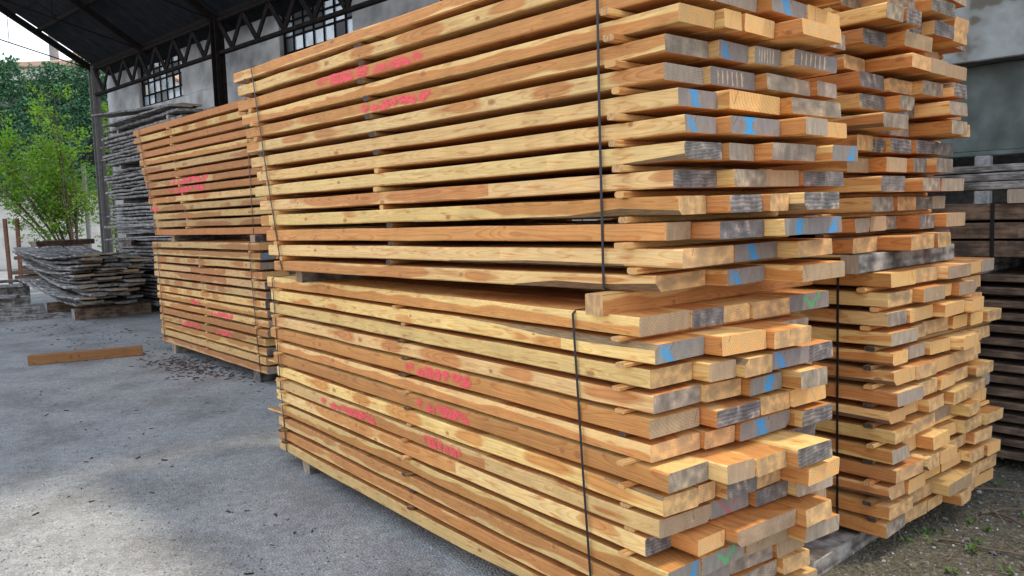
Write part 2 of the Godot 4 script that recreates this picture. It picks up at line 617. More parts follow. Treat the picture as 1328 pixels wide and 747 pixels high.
# ------------------------------------------------------------------ planks
# one sawn plank: origin at the lower front edge of its near end, running to -x, back to -z.
# cross-section with eight corners at every station, so that edges wander and carry wane
func plank_mesh(o: Dictionary, r: RandomNumberGenerator) -> ArrayMesh:
	var L: float = o.L
	var T: float = o.T
	var Wd: float = o.W
	var n: int = o.get("n", 12)
	var wv: float = o.get("wav", 0.0018)
	var strip_f: int = o.strip
	var strip_o: int = o.get("strip2", r.randi_range(0, STRIPS - 1))
	var tint: Color = o.get("tint", Color.WHITE)
	var u0: float = o.get("u0", r.randf())
	var mats: Array = o.get("mats", [M.side, M.wane, M.ends])
	var wane: Array = o.get("wane", [])      # [corner 0..3, x from, x to, size]
	var bow: float = o.get("bow", 0.0)
	var pts := []
	var big := []
	var ph := r.randf() * 100.0
	var nz := o_noise
	for i in n + 1:
		var t := float(i) / n
		var x := -L * t
		var ar: float = o.get("arris", 0.0045)
		var c := [ar * r.randf_range(0.5, 1.6), ar * r.randf_range(0.5, 1.6), ar, ar]
		var b := [false, false, false, false]
		for w in wane:
			if x <= w[1] and x >= w[2]:
				var m: float = (w[1] - x) / maxf(w[1] - w[2], 0.01)
				var sz: float = w[3] * clampf(minf(m * 4.0 + w[4], (1.0 - m) * 4.0), 0.0, 1.0) * (0.8 + 0.5 * nz.get_noise_2d(x * 6.0, ph))
				if sz > 0.004:
					c[w[0]] = maxf(c[w[0]], sz)
					b[w[0]] = true
		var yb := bow * sin(PI * t) + nz.get_noise_2d(x * 1.6, ph) * wv
		var y0 := yb + nz.get_noise_2d(x * 3.0, ph + 20.0) * wv * 0.5
		var y1 := T + yb + nz.get_noise_2d(x * 3.0, ph + 40.0) * wv * 0.5
		var z0 := nz.get_noise_2d(x * 1.3, ph + 60.0) * wv * 1.6
		var z1 := -Wd + nz.get_noise_2d(x * 1.3, ph + 80.0) * wv * 1.6
		# 0 front-bottom, 1 front-top, 2 back-top, 3 back-bottom
		var q := PackedVector3Array([
			Vector3(x, y0, z0 - c[0]), Vector3(x, y0 + c[0], z0),
			Vector3(x, y1 - c[1], z0), Vector3(x, y1, z0 - c[1]),
			Vector3(x, y1, z1 + c[2]), Vector3(x, y1 - c[2], z1),
			Vector3(x, y0 + c[3], z1), Vector3(x, y0, z1 + c[3])])
		# saw cut not quite square
		if i == 0 or i == n:
			var sk: float = o.get("skew", 0.0)
			for k in 8:
				q[k].x += sk * (q[k].z + Wd * 0.5) + o.get("skewy", 0.0) * (q[k].y - T * 0.5)
		pts.append(q)
		big.append(b)
	var A := [[PackedVector3Array(), PackedVector3Array(), PackedVector2Array()], [PackedVector3Array(), PackedVector3Array(), PackedVector2Array()], [PackedVector3Array(), PackedVector3Array(), PackedVector2Array()]]
	# faces: [k, k+1, kind]; kind -1 chamfer of corner
	var spec := [[0, 1, 0, -1], [1, 2, -1, strip_f], [2, 3, 1, -1], [3, 4, -1, strip_o], [4, 5, 2, -1], [5, 6, -1, strip_f], [6, 7, 3, -1], [7, 0, -1, strip_o]]
	for f in spec:
		for i in n:
			var a: Vector3 = pts[i][f[0]]
			var b: Vector3 = pts[i][f[1]]
			var c: Vector3 = pts[i + 1][f[1]]
			var d: Vector3 = pts[i + 1][f[0]]
			var nn := (b - a).cross(d - a).normalized()
			var cen := Vector3(a.x, T * 0.5, -Wd * 0.5)
			if nn.dot((a + b) * 0.5 - cen) < 0:
				nn = -nn
			var slot := 0
			var v0 := 0.0
			var v1 := 1.0
			var ua := u0 - a.x / TEX_LEN
			var ud := u0 - d.x / TEX_LEN
			if f[2] >= 0 and (big[i][f[2]] or big[i + 1][f[2]]):
				slot = 1
				ua = -a.x * 1.2 + u0
				ud = -d.x * 1.2 + u0
			else:
				var sp: int = f[3] if f[3] >= 0 else strip_f
				v0 = (sp + 0.04) / STRIPS
				v1 = (sp + 0.96) / STRIPS
				if f[2] >= 0:
					v0 = v1 - 0.1 / STRIPS
			var arr: Array = A[slot]
			var turn := nn.dot((b - a).cross(d - a)) > 0.0
			var ring := [[a, Vector2(ua, v0)], [d, Vector2(ud, v0)], [c, Vector2(ud, v1)], [a, Vector2(ua, v0)], [c, Vector2(ud, v1)], [b, Vector2(ua, v1)]]
			if not turn:
				ring = [[a, Vector2(ua, v0)], [b, Vector2(ua, v1)], [c, Vector2(ud, v1)], [a, Vector2(ua, v0)], [c, Vector2(ud, v1)], [d, Vector2(ud, v0)]]
			for e in ring:
				arr[0].append(e[0])
				arr[1].append(nn)
				arr[2].append(e[1])
	# the two sawn ends
	for side in 2:
		var q: PackedVector3Array = pts[0] if side == 0 else pts[n]
		var cell: int = o.get("cell", 0) if side == 0 else o.get("cell2", r.randi_range(0, 15))
		var flip: bool = r.randf() < 0.5
		var nn := Vector3.RIGHT if side == 0 else Vector3.LEFT
		for k in range(1, 7):
			var ids := [0, k, k + 1]
			var gn := (q[k] - q[0]).cross(q[k + 1] - q[0])
			if gn.dot(nn) > 0.0:
				ids = [0, k + 1, k]
			for id in ids:
				var p: Vector3 = q[id]
				var uu := clampf(-p.z / Wd, 0.01, 0.99)
				if flip and cell < 40:
					uu = 1.0 - uu
				var vv := clampf(1.0 - p.y / T, 0.02, 0.98)
				A[2][0].append(p)
				A[2][1].append(nn)
				A[2][2].append(Vector2((cell % 8 + 0.02 + uu * 0.96) / 8.0, (cell / 8 + 0.03 + vv * 0.94) / END_ROWS))
	var mesh := ArrayMesh.new()
	for s in 3:
		if A[s][0].size() == 0:
			continue
		var arrs := []
		arrs.resize(Mesh.ARRAY_MAX)
		arrs[Mesh.ARRAY_VERTEX] = A[s][0]
		arrs[Mesh.ARRAY_NORMAL] = A[s][1]
		arrs[Mesh.ARRAY_TEX_UV] = A[s][2]
		var cols := PackedColorArray()
		cols.resize(A[s][0].size())
		cols.fill(tint if s != 2 or o.has("dip") else tint.lerp(Color.WHITE, 0.4))
		arrs[Mesh.ARRAY_COLOR] = cols
		mesh.add_surface_from_arrays(Mesh.PRIMITIVE_TRIANGLES, arrs)
		mesh.surface_set_material(mesh.get_surface_count() - 1, mats[s])
	return mesh

var o_noise := noise(1.0, 4242, 2)

# flat steel or plastic band round a bundle: closed loop in the plane x = const
func strap_mesh(path: Array, w: float, t: float) -> ArrayMesh:
	var st := st_new()
	for i in path.size() - 1:
		var a: Vector3 = path[i]
		var b: Vector3 = path[i + 1]
		var d := (b - a).normalized()
		var nrm := d.cross(Vector3.RIGHT).normalized()
		var bs := Basis(d, nrm, Vector3.RIGHT)
		add_box(st, (a + b) * 0.5, Vector3(a.distance_to(b) + t * 0.5, t, w), bs, 0.0004)
	return commit(st, M.strap)

func pick_end(r: RandomNumberGenerator, style: String) -> int:
	var v := r.randf()
	match style:
		"grey":
			if v < 0.50: return r.randi_range(0, 15)
			if v < 0.74: return 16 + r.randi_range(0, 7)
			if v < 0.84: return 24 + r.randi_range(0, 7)
			if v < 0.95: return 32 + r.randi_range(0, 7)
			return 40 + [0, 1, 2, 3, 7][r.randi_range(0, 4)]
		"slate":
			if v < 0.45: return r.randi_range(0, 15)
			if v < 0.85: return 16 + r.randi_range(0, 7)
			return 32 + r.randi_range(0, 7)
		"fresh":
			if v < 0.40: return 24 + r.randi_range(0, 7)
			if v < 0.80: return 32 + r.randi_range(0, 7)
			return r.randi_range(0, 15)
	return 0

# a strapped bundle of planks laid in rows on stickers. spec keys: pos, turn, y0, pitch, T, rows, len, shear, width, ends (row -> [[x offset, width], ...])
func make_bundle(spec: Dictionary) -> Node3D:
	var r := RandomNumberGenerator.new()
	r.seed = spec.seed
	var b := thing("lumber_bundle", spec.label, "lumber bundle", Vector3(spec.pos.x, 0.0, spec.pos.y), deg_to_rad(spec.turn), "strapped bundles of fresh planks")
	var p: float = spec.pitch
	var T: float = spec.T
	var gap := p - T
	var rows: int = spec.rows
	var far_x := 0.0
	for k in rows:
		var y: float = spec.y0 + k * p
		var sx: float = spec.shear * k
		var list: Array = spec.ends.get(k, []).duplicate()
		var w := 0.0
		for e in list:
			w += e[1] + 0.006
		while w < spec.width - 0.10:
			var pw := minf(r.randf_range(0.14, 0.28), maxf(spec.width - w + r.randf_range(-0.03, 0.05), 0.10))
			var of: Array = spec.first if list.size() == 0 and spec.has("first") else spec.off
			list.append([r.randf_range(of[0], of[1]), pw])
			w += pw + 0.006
		w = 0.0
		for j in list.size():
			var e: Array = list[j]
			var strip: int = r.randi_range(0, STRIPS - 1)
			if j == 0 and spec.has("front"):
				var kind: String = spec.front[k]
				strip = {"s": 0, "m": 7, "h": 15}[kind] + r.randi_range(0, 8)
			elif spec.get("heart", 0.5) > r.randf():
				strip = r.randi_range(10, STRIPS - 1)
			var tv := r.randf_range(0.74, 1.04)
			var o := {"L": spec.len + e[0] + sx + r.randf_range(-0.10, 0.10), "T": T * r.randf_range(0.90, 1.0), "wav": 0.0035, "W": e[1], "strip": strip,
				"tint": Color(tv, tv * r.randf_range(0.93, 1.01), tv * r.randf_range(0.86, 1.0)),
				"cell": (e[2] if e.size() > 2 else pick_end(r, spec.style)), "skew": r.randf_range(-0.06, 0.06), "skewy": r.randf_range(-0.08, 0.08), "wane": []}
			if j == 0:
				o.L = spec.len + e[0] + sx + r.randf_range(-0.04, 0.04)
			if e.size() > 3:
				o.wane = e[3]
			elif r.randf() < 0.40:
				var from := r.randf_range(-2.5, 0.2) if r.randf() < 0.5 else 0.2
				o.wane = [[r.randi_range(0, 3), from, from - r.randf_range(0.5, 1.4), r.randf_range(0.010, 0.030), 1.0 if from > 0.0 else r.randf()]]
			o.tint = o.tint * spec.get("tone", Color.WHITE)
			var pl := mesh_node("plank", plank_mesh(o, r), b, Vector3(e[0], y + r.randf_range(0.0, 0.001), -w - (r.randf_range(-0.006, 0.004) if j == 0 else 0.0)))
			far_x = minf(far_x, e[0] - o.L)
			if j == 0 and spec.has("paint") and spec.paint.has(k):
				for pm in spec.paint[k]:
					paint_mark(pl, pm[0] - e[0], pm[1] - e[0], pm[2] * T, pm[3] * T, int(pm[4]), 0.0035, T)
			w += e[1] + 0.006
	# stickers between the rows
	for k in range(0, rows - 1):
		var y: float = spec.y0 + k * p + T + 0.0005
		for sx in spec.stickers:
			var so: float = sx[0] + spec.shear * k * (-sx[0] / spec.len) * -1.0 + r.randf_range(-0.025, 0.025)
			var out := r.randf_range(sx[1], sx[2])
			var sw := r.randf_range(0.030, 0.050)
			var dk: bool = r.randf() < sx[3]
			var o := {"L": spec.width + out + 0.02, "T": gap - 0.003, "W": sw, "strip": r.randi_range(0, STRIPS - 1), "n": 2, "wav": 0.0,
				"cell": (16 + r.randi_range(0, 7)) if dk else 24 + r.randi_range(0, 15), "tint": Color(0.34, 0.29, 0.26) if dk else Color(0.92, 0.86, 0.80)}
			o.dip = 1
			if spec.has("white") and k in spec.white and absf(sx[0] + 1.68) < 0.1:
				o.tint = Color(1.1, 1.25, 1.6)
				o.cell = 26
			var s := mesh_node("sticker", plank_mesh(o, r), b, Vector3(so, y, out))
			s.rotation.y = -PI * 0.5 + r.randf_range(-0.05, 0.05)
	for e in spec.get("laths", []):
		var dk: bool = e[3] > 0.5
		var lo := {"L": e[2], "T": 0.012, "W": 0.035, "strip": 4, "n": 2, "wav": 0.0, "cell": 24, "dip": 1, "tint": Color(0.22, 0.2, 0.19) if dk else Color(0.95, 0.88, 0.8)}
		var lm := mesh_node("lath", plank_mesh(lo, r), b, Vector3(e[1], spec.y0 + e[0] * p + T + 0.003, -0.03))
		lm.rotation.y = e[4]
	# straps
	var top: float = spec.y0 + (rows - 1) * p + T
	for sx in spec.straps:
		var x: float = sx[0]
		var x2: float = sx[1]
		var bw: float = spec.width + 0.02
		var path := [Vector3(x2, spec.y0 - 0.002, -0.02), Vector3(x2, spec.y0 + 0.012, 0.009), Vector3((x + x2) * 0.5, (spec.y0 + top) * 0.5, 0.012), Vector3(x, top - 0.01, 0.009), Vector3(x, top + 0.003, -0.01), Vector3(x, top + 0.004, -bw), Vector3(x, top - 0.01, -bw - 0.05), Vector3(x2, spec.y0 + 0.01, -bw - 0.05), Vector3(x2, spec.y0 - 0.003, -bw), Vector3(x2, spec.y0 - 0.002, -0.02)]
		mesh_node("strap", strap_mesh(path, 0.011, 0.0022), b)
	return b

# sprayed pink marks: blots with ragged edges, each a thin film on the plank's face
func paint_mark(pl: Node3D, xa: float, xb: float, ya: float, yb: float, sd: int, z: float, T: float) -> void:
	var r := RandomNumberGenerator.new()
	r.seed = sd
	var key := "pink%d" % (sd % 4)
	if not M.has(key):
		M[key] = pink_mat(sd % 4)
	var st := st_new()
	quad(st, Vector3(xa, ya, z), Vector3(xa, yb, z), Vector3(xb, yb, z), Vector3(xb, ya, z), Vector2(0, 1), Vector2(0, 0), Vector2(1, 0), Vector2(1, 1))
	mesh_node("paint_mark", commit(st, M[key]), pl)

func pink_mat(v: int) -> StandardMaterial3D:
	var W := 256
	var H := 64
	var img := Image.create(W, H, false, Image.FORMAT_RGBA8)
	var n := noise(0.045, 500 + v, 3)
	var nf := noise(0.25, 520 + v, 2)
	var r := RandomNumberGenerator.new()
	r.seed = 900 + v
	# smudged remains of hurried numerals
	var blobs := []
	var x := 12.0
	while x < W - 24:
		var w := r.randf_range(16, 30)
		for k in r.randi_range(1, 3):
			blobs.append([Vector2(x + r.randf() * w, r.randf_range(10, 54)), r.randf_range(10, 18), r.randf_range(22, 40), r.randf_range(0.5, 0.95)])
		x += w + r.randf_range(6, 20)
	for yy in H:
		for xx in W:
			var a := 0.0
			for b in blobs:
				var dx: float = (xx - b[0].x) / b[1]
				if absf(dx) < 1.8:
					var dy: float = (yy - b[0].y) / b[2]
					a = maxf(a, b[3] * clampf((1.25 - sqrt(dx * dx + dy * dy)) * 1.6, 0.0, 1.0))
			a *= clampf(0.92 + n.get_noise_2d(xx, yy) * 1.3 + nf.get_noise_2d(xx, yy) * 0.7, 0.0, 1.15)
			var e := minf(minf(xx, W - 1 - xx), minf(yy, H - 1 - yy))
			img.set_pixel(xx, yy, Color(1.0, 0.36, 0.40, clampf(a, 0.0, 0.85) if e > 0 else 0.0))
	var m := StandardMaterial3D.new()
	m.albedo_texture = ImageTexture.create_from_image(img)
	m.transparency = BaseMaterial3D.TRANSPARENCY_ALPHA
	m.roughness = 0.75
	return m

func make_bundles():
	var au := {
		0: [[-0.087, 0.315, 32, [[0, 0.2, -0.7, 0.030, 1.0]]], [-0.013, 0.27, 40], [0.142, 0.30, 12]],
		1: [[0.025, 0.312, 33, [[0, -0.3, -1.3, 0.014, 0.0]]], [0.021, 0.297, 41], [0.1, 0.274, 34]],
		2: [[-0.029, 0.131, 9], [0.089, 0.257, 17], [0.166, 0.192, 42], [0.163, 0.236, 43]],
		3: [[0.022, 0.144, 35, [[0, 0.2, -0.6, 0.024, 1.0]]], [0.117, 0.193, 18], [0.149, 0.115, 36], [0.198, 0.3, 19]],
		4: [[-0.001, 0.241, 20], [0.063, 0.226, 4], [0.059, 0.218, 13], [0.087, 0.3, 21]],
		5: [[0.046, 0.203, 16, [[0, 0.2, -0.1, 0.02, 1.0]]], [0.069, 0.175, 1], [0.137, 0.292, 2], [0.205, 0.194, 43]],
		6: [[0.042, 0.189, 40], [0.097, 0.3, 47], [0.194, 0.174, 3], [0.16, 0.2, 27]],
		7: [[0.019, 0.22, 41], [0.058, 0.36, 25], [0.101, 0.36, 5]],
		8: [[-0.034, 0.223, 0], [-0.01, 0.287, 44], [0.027, 0.35, 6], [0.043, 0.177, 7]],
		9: [[-0.029, 0.24, 2], [0.01, 0.196, 40], [0.034, 0.171, 44], [0.086, 0.34, 44]],
		10: [[0.024, 0.204, 26], [0.059, 0.109, 27], [0.064, 0.204, 28], [0.164, 0.30, 29]],
		11: [[0.028, 0.194, 30], [0.03, 0.266, 0], [0.081, 0.26, 41], [0.075, 0.28, 31]]}
	make_bundle({"label": "topmost front bundle of fresh planks with pink scribbles and blue-sprayed grey ends", "seed": 101, "pos": Vector2(0, 0), "turn": 0.0, "y0": 1.319, "pitch": 0.0883, "T": 0.0625, "rows": 14, "len": 2.90, "shear": 0.029, "width": 0.96, "off": [-0.05, 0.15], "style": "grey", "ends": au,
		"front": ["m", "s", "h", "m", "h", "s", "s", "s", "m", "s", "m", "h", "m", "s"], "heart": 0.7,
		"stickers": [[-0.22, -0.01, 0.06, 0.1], [-1.68, -0.01, 0.015, 0.75], [-2.80, 0.0, 0.03, 0.3]], "straps": [[-0.306, -0.308], [-3.02, -2.78]],
		"white": [4, 5], "paint": {11: [[-2.36, -1.22, 0.05, 0.95, 0]], 9: [[-1.88, -1.29, 0.05, 0.8, 1]]}})
	var al := {
		3: [[0.053, 0.171, 43], [0.048, 0.247, 45], [0.05, 0.241, 8], [0.132, 0.212, 1]],
		4: [[-0.05, 0.131, 20], [0.069, 0.143, 25], [0.12, 0.34, 9], [0.158, 0.173, 34]],
		5: [[0.025, 0.256, 10], [0.02, 0.214, 46], [0.05, 0.195, 21], [0.096, 0.217, 3]],
		6: [[0.044, 0.166, 36, [[1, 0.2, -0.25, 0.02, 1.0]]], [0.039, 0.10, 37], [0.084, 0.159, 17], [0.08, 0.151, 38], [0.185, 0.213, 26]],
		7: [[0.063, 0.201, 4], [0.143, 0.138, 11], [0.148, 0.179, 35], [0.194, 0.204, 16]],
		8: [[-0.014, 0.25, 33], [0.009, 0.158, 34], [0.028, 0.31, 41], [0.074, 0.203, 18]],
		9: [[-0.012, 0.257, 12], [0.051, 0.248, 19], [0.047, 0.176, 36], [0.059, 0.216, 27]],
		10: [[0.001, 0.244, 5], [0.016, 0.187, 32], [0.052, 0.203, 42], [0.129, 0.16, 6]],
		11: [[-0.011, 0.219, 36], [0.058, 0.133, 13], [0.096, 0.159, 33], [0.091, 0.22, 40]],
		12: [[0.008, 0.263, 40, [[1, 0.2, -1.0, 0.022, 0.6]]], [0.079, 0.232, 28], [0.12, 0.213, 35]],
		13: [[-0.06, 0.267, 14], [-0.058, 0.17, 22], [-0.063, 0.159, 37], [-0.057, 0.242, 38], [-0.061, 0.262, 45]]}
	make_bundle({"label": "bottom front bundle of fresh planks with pink scribbles standing on the asphalt", "seed": 202, "pos": Vector2(-0.031, 0.096), "turn": -5.51, "y0": 0.082, "pitch": 0.0843, "T": 0.0670, "rows": 14, "len": 3.40, "shear": 0.003, "width": 0.92, "off": [-0.03, 0.09], "style": "grey", "ends": al,
		"front": ["s", "s", "m", "h", "h", "m", "s", "h", "m", "h", "m", "s", "s", "m"], "heart": 0.55,
		"stickers": [[-0.15, -0.01, 0.05, 0.2], [-1.68, -0.005, 0.025, 0.6], [-3.30, 0.0, 0.05, 0.3]], "straps": [[-0.377, -0.305], [-3.36, -3.28]], "laths": [[6, -3.22, 0.36, 0.0, 0.05], [4, -3.18, 0.52, 1.0, -0.12], [2, -3.25, 0.34, 0.0, 0.1], [1, -3.25, 0.28, 0.0, -0.05]],
		"paint": {9: [[-1.66, -1.06, 0.1, 0.95, 2]], 7: [[-1.56, -1.06, 0.1, 0.9, 3]], 5: [[-1.53, -1.13, 0.1, 0.95, 4], [-2.70, -1.93, 0.1, 0.8, 7]]}})
	make_bundle({"label": "topmost bundle of brown planks beside the tall heap of grey slabs", "seed": 303, "pos": Vector2(-4.216, -1.565), "turn": 0.25, "y0": 1.49, "pitch": 0.1015, "T": 0.077, "rows": 14, "len": 5.12, "shear": 0.0423, "width": 1.05, "off": [-1.1, -0.9], "style": "grey", "ends": {}, "tone": Color(0.76, 0.72, 0.70),
		"front": ["h", "m", "m", "m", "h", "h", "m", "h", "m", "m", "h", "h", "m", "h"], "heart": 0.5,
		"stickers": [[-1.9, 0.0, 0.03, 0.3], [-4.05, -0.01, 0.02, 0.3], [-5.0, 0.0, 0.04, 0.3]], "straps": [[-5.45, -5.08], [-2.25, -2.25]],
		"paint": {6: [[-4.45, -3.30, 0.0, 1.0, 1]], 5: [[-4.60, -3.45, 0.0, 0.95, 2]], 3: [[-5.2, -4.9, 0.0, 0.9, 3]]}})
	make_bundle({"label": "bottom bundle of planks with pink marks beside the low heap of grey slabs", "seed": 404, "pos": Vector2(-3.418, -1.173), "turn": -3.25, "y0": 0.118, "pitch": 0.0939, "T": 0.0705, "rows": 14, "len": 5.84, "shear": 0.010, "width": 1.05, "off": [-2.46, -2.32], "style": "grey", "ends": {}, "tone": Color(0.84, 0.81, 0.79),
		"front": ["m", "s", "m", "m", "h", "m", "h", "s", "m", "m", "h", "m", "m", "m"], "heart": 0.5,
		"stickers": [[-2.6, 0.0, 0.03, 0.3], [-4.10, -0.01, 0.02, 0.4], [-5.7, 0.0, 0.05, 0.3]], "straps": [[-2.68, -2.58], [-5.75, -5.70]],
		"paint": {6: [[-4.62, -4.2, 0.0, 1.0, 0]], 5: [[-3.95, -3.25, 0.0, 1.0, 1]], 3: [[-5.1, -4.3, 0.0, 0.9, 6], [-3.9, -3.25, 0.0, 0.9, 3]]}})
	make_bundle({"label": "topmost rear bundle with slate grey ends and orange plank sides against the wall", "seed": 505, "pos": Vector2(0.06, -1.24), "turn": 0.0, "y0": 1.385, "pitch": 0.0883, "T": 0.0655, "rows": 14, "len": 3.0, "shear": 0.01, "width": 1.12, "off": [-0.10, 0.12], "style": "slate", "ends": {}, "heart": 0.95, "tone": Color(0.97, 0.86, 0.76),
		"stickers": [[-0.18, -0.01, 0.08, 0.4], [-1.5, 0.0, 0.03, 0.4], [-2.8, 0.0, 0.03, 0.3]], "straps": [[-2.7, -2.7]]})
	make_bundle({"label": "bottom rear bundle of yellow planks with freshly cut ends above the bare soil", "seed": 606, "pos": Vector2(0.157, -1.362), "turn": -1.94, "y0": 0.103, "pitch": 0.0869, "T": 0.0640, "rows": 14, "len": 3.2, "shear": 0.003, "width": 1.14, "off": [-0.05, 0.05], "style": "fresh", "ends": {}, "heart": 0.15, "first": [-0.04, 0.03],
		"stickers": [[-0.13, -0.01, 0.05, 0.4], [-1.5, 0.0, 0.03, 0.4], [-3.0, 0.0, 0.03, 0.3]], "straps": [[-0.257, -0.257], [-2.9, -2.9]]})
	# timbers that carry the bundles
	bearer("squared bearer between the two front bundles, its sawn end near the strap", Vector3(-0.315, 1.243, 0.10), 1.35, 0.074, 0.085, -3.0, 33)
	bearer("grey squared bearer between the front bundles at their far end", Vector3(-2.82, 1.243, -0.10), 1.3, 0.074, 0.08, -2.0, 8)
	bearer("bearer between the two brown bundles, at the end towards the front bundles", Vector3(-6.45, 1.395, -1.50), 1.25, 0.09, 0.11, 0.0, 10)
	bearer("bearer between the two brown bundles, at the end towards the slab heaps", Vector3(-8.95, 1.395, -1.60), 1.25, 0.09, 0.11, 0.0, 11)
	bearer("weathered bearer between the two rear bundles", Vector3(-0.02, 1.300, -1.22), 1.05, 0.080, 0.08, -1.0, 1)
	bearer("long grey bearer on the ground under both front and rear bundles", Vector3(-0.14, 0.0, 0.02), 2.75, 0.080, 0.13, 0.0, 3)
	bearer("squared bearer on the asphalt under the far end of the front bundle", Vector3(-3.10, 0.0, -0.22), 1.25, 0.080, 0.10, -4.0, 4)
	bearer("black bearer on the asphalt under the brown bundles, near end", Vector3(-6.25, 0.0, -1.36), 1.2, 0.115, 0.16, -3.0, 16, Color(0.45, 0.42, 0.4))
	bearer("bearer on the asphalt under the brown bundles, far end", Vector3(-8.9, 0.0, -1.50), 1.2, 0.115, 0.14, -3.0, 5)

func bearer(label: String, at: Vector3, L: float, T: float, W: float, turn: float, cell: int, tint := Color(0.86, 0.82, 0.78)) -> void:
	var grp := "bearers carrying the bundles"
	var b := mesh_node("bearer_timber", plank_mesh({"L": L, "T": T, "W": W, "strip": rng.randi_range(0, STRIPS - 1), "n": 4, "cell": cell, "tint": tint, "mats": [M.side if cell > 30 else M.oldside, M.wane, M.ends]}, rng), self, at)
	b.rotation.y = -PI * 0.5 + deg_to_rad(turn)
	tag(b, label, "timber", grp)

# ------------------------------------------------------------------ dark seasoned timber on the right
func make_dark_bundles():
	var r := RandomNumberGenerator.new()
	r.seed = 707
	var low := thing("dark_lumber_bundle", "tall bundle of dark brown boards on stickers behind the yellow planks", "lumber bundle", Vector3(0, 0, -3.05), 0.0, "dark bundles by the wall")
	for k in 15:
		var w := 0.0
		for j in 4:
			var pw := r.randf_range(0.22, 0.30)
			var tv := r.randf_range(0.7, 1.1)
			var L := r.randf_range(4.0, 4.3)
			mesh_node("board", plank_mesh({"L": L, "T": 0.042, "W": pw, "strip": r.randi_range(0, 23), "tint": Color(tv, tv * 0.98, tv * 0.97), "cell": r.randi_range(8, 23), "mats": [M.dark, M.wane, M.ends], "n": 8, "wav": 0.005}, r), low, Vector3(r.randf_range(0.9, 1.2), 0.075 + k * 0.0745, -w - r.randf_range(0.0, 0.02)))
			w += pw + 0.01
		if k < 14:
			for sx in [0.75, -1.0, -2.7]:
				var s := mesh_node("sticker", plank_mesh({"L": 1.08, "T": 0.030, "W": 0.04, "strip": 3, "n": 2, "wav": 0.0, "cell": 18, "tint": Color(0.6, 0.55, 0.5), "mats": [M.dark, M.wane, M.ends]}, r), low, Vector3(sx + r.randf_range(-0.02, 0.02), 0.075 + k * 0.0745 + 0.0425, -0.005))
				s.rotation.y = -PI * 0.5
	for x in [0.7, -2.6]:
		var bb := mesh_node("ground_timber", plank_mesh({"L": 1.1, "T": 0.068, "W": 0.12, "strip": 2, "n": 2, "wav": 0.0, "cell": 10, "mats": [M.dark, M.wane, M.ends]}, r), low, Vector3(x, 0.004, 0.0))
		bb.rotation.y = -PI * 0.5
	var up := thing("dark_lumber_bundle", "short strapped bundle of thick weathered boards on top of the dark stickered boards", "lumber bundle", Vector3(0, 0, -3.03), 0.0, "dark bundles by the wall")
	for k in 3:
		var w := 0.0
		for j in 4:
			var pw := r.randf_range(0.22, 0.30)
			var tv := r.randf_range(0.95, 1.35)
			mesh_node("board", plank_mesh({"L": 3.9, "T": 0.092, "W": pw, "strip": r.randi_range(0, 23), "tint": Color(tv, tv * 0.98, tv * 0.95), "cell": r.randi_range(8, 23), "mats": [M.dark, M.wane, M.ends], "n": 8, "wav": 0.004}, r), up, Vector3(r.randf_range(0.9, 1.1), 1.265 + k * 0.108, -w))
			w += pw + 0.01
		if k < 2:
			for sx in [0.75, -1.0, -2.6]:
				var s := mesh_node("sticker", plank_mesh({"L": 1.08, "T": 0.014, "W": 0.04, "strip": 3, "n": 2, "wav": 0.0, "cell": 18, "tint": Color(0.6, 0.55, 0.5), "mats": [M.dark, M.wane, M.ends]}, r), up, Vector3(sx, 1.265 + k * 0.108 + 0.093, -0.005))
				s.rotation.y = -PI * 0.5
	for x in [0.02, -2.3]:
		mesh_node("strap", strap_mesh([Vector3(x, 1.262, -1.1), Vector3(x, 1.262, 0.004), Vector3(x, 1.42, 0.008), Vector3(x, 1.578, 0.006), Vector3(x, 1.578, -1.1), Vector3(x, 1.262, -1.1)], 0.022, 0.003), up)
	for x in [0.6, -0.12]:
		var bb := mesh_node("dark_bearer", plank_mesh({"L": 1.1, "T": 0.098, "W": 0.09, "strip": 2, "n": 2, "wav": 0.0, "cell": 4, "mats": [M.old, M.wane, M.ends]}, r), self, Vector3(x, 1.163, -3.04))
		bb.rotation.y = -PI * 0.5
		tag(bb, "small timber between the dark bundles, %s the yellow planks" % ("farther from" if x > 0.0 else "hard by"), "timber", "timbers between the dark bundles")
	for x in [0.10]:
		var bb := mesh_node("grey_block", plank_mesh({"L": 0.9, "T": 0.078, "W": 0.10, "strip": 2, "n": 2, "wav": 0.0, "cell": 3, "tint": Color(1.2, 1.2, 1.2), "mats": [M.old, M.wane, M.ends]}, r), self, Vector3(x, 1.575, -3.0))
		bb.rotation.y = -PI * 0.5
		tag(bb, "grey squared block under the pale boards on the dark bundle", "block", "blocks on the dark bundle")
	for k in 3:
		var b := mesh_node("pale_board", plank_mesh({"L": 3.4, "T": [0.045, 0.045, 0.040][k], "W": [0.5, 0.46, 0.42][k], "strip": k * 3, "tint": Color(1.35, 1.35, 1.38), "cell": 2 + k, "n": 8, "wav": 0.004, "mats": [M.old, M.wane, M.ends]}, r), self, Vector3(1.0 + 0.05 * k, 1.655 + k * 0.051, -3.0 - 0.02 * k))
		tag(b, ["pale grey board, lowest of three on the dark bundle", "pale grey board, middle of three on the dark bundle", "pale grey board, topmost of three on the dark bundle"][k], "board", "pale boards on the dark bundle")

# ------------------------------------------------------------------ warehouse wall and shed roof (own frame)
const SHED_AT := Vector3(-11.7, 0, -4.5)
const SHED_TURN := 3.9
const EAVE := 5.5
const PITCH := 0.62
const ROOF_X0 := -8.35
const ROOF_X1 := 9.4
const ROOF_Z := 5.4

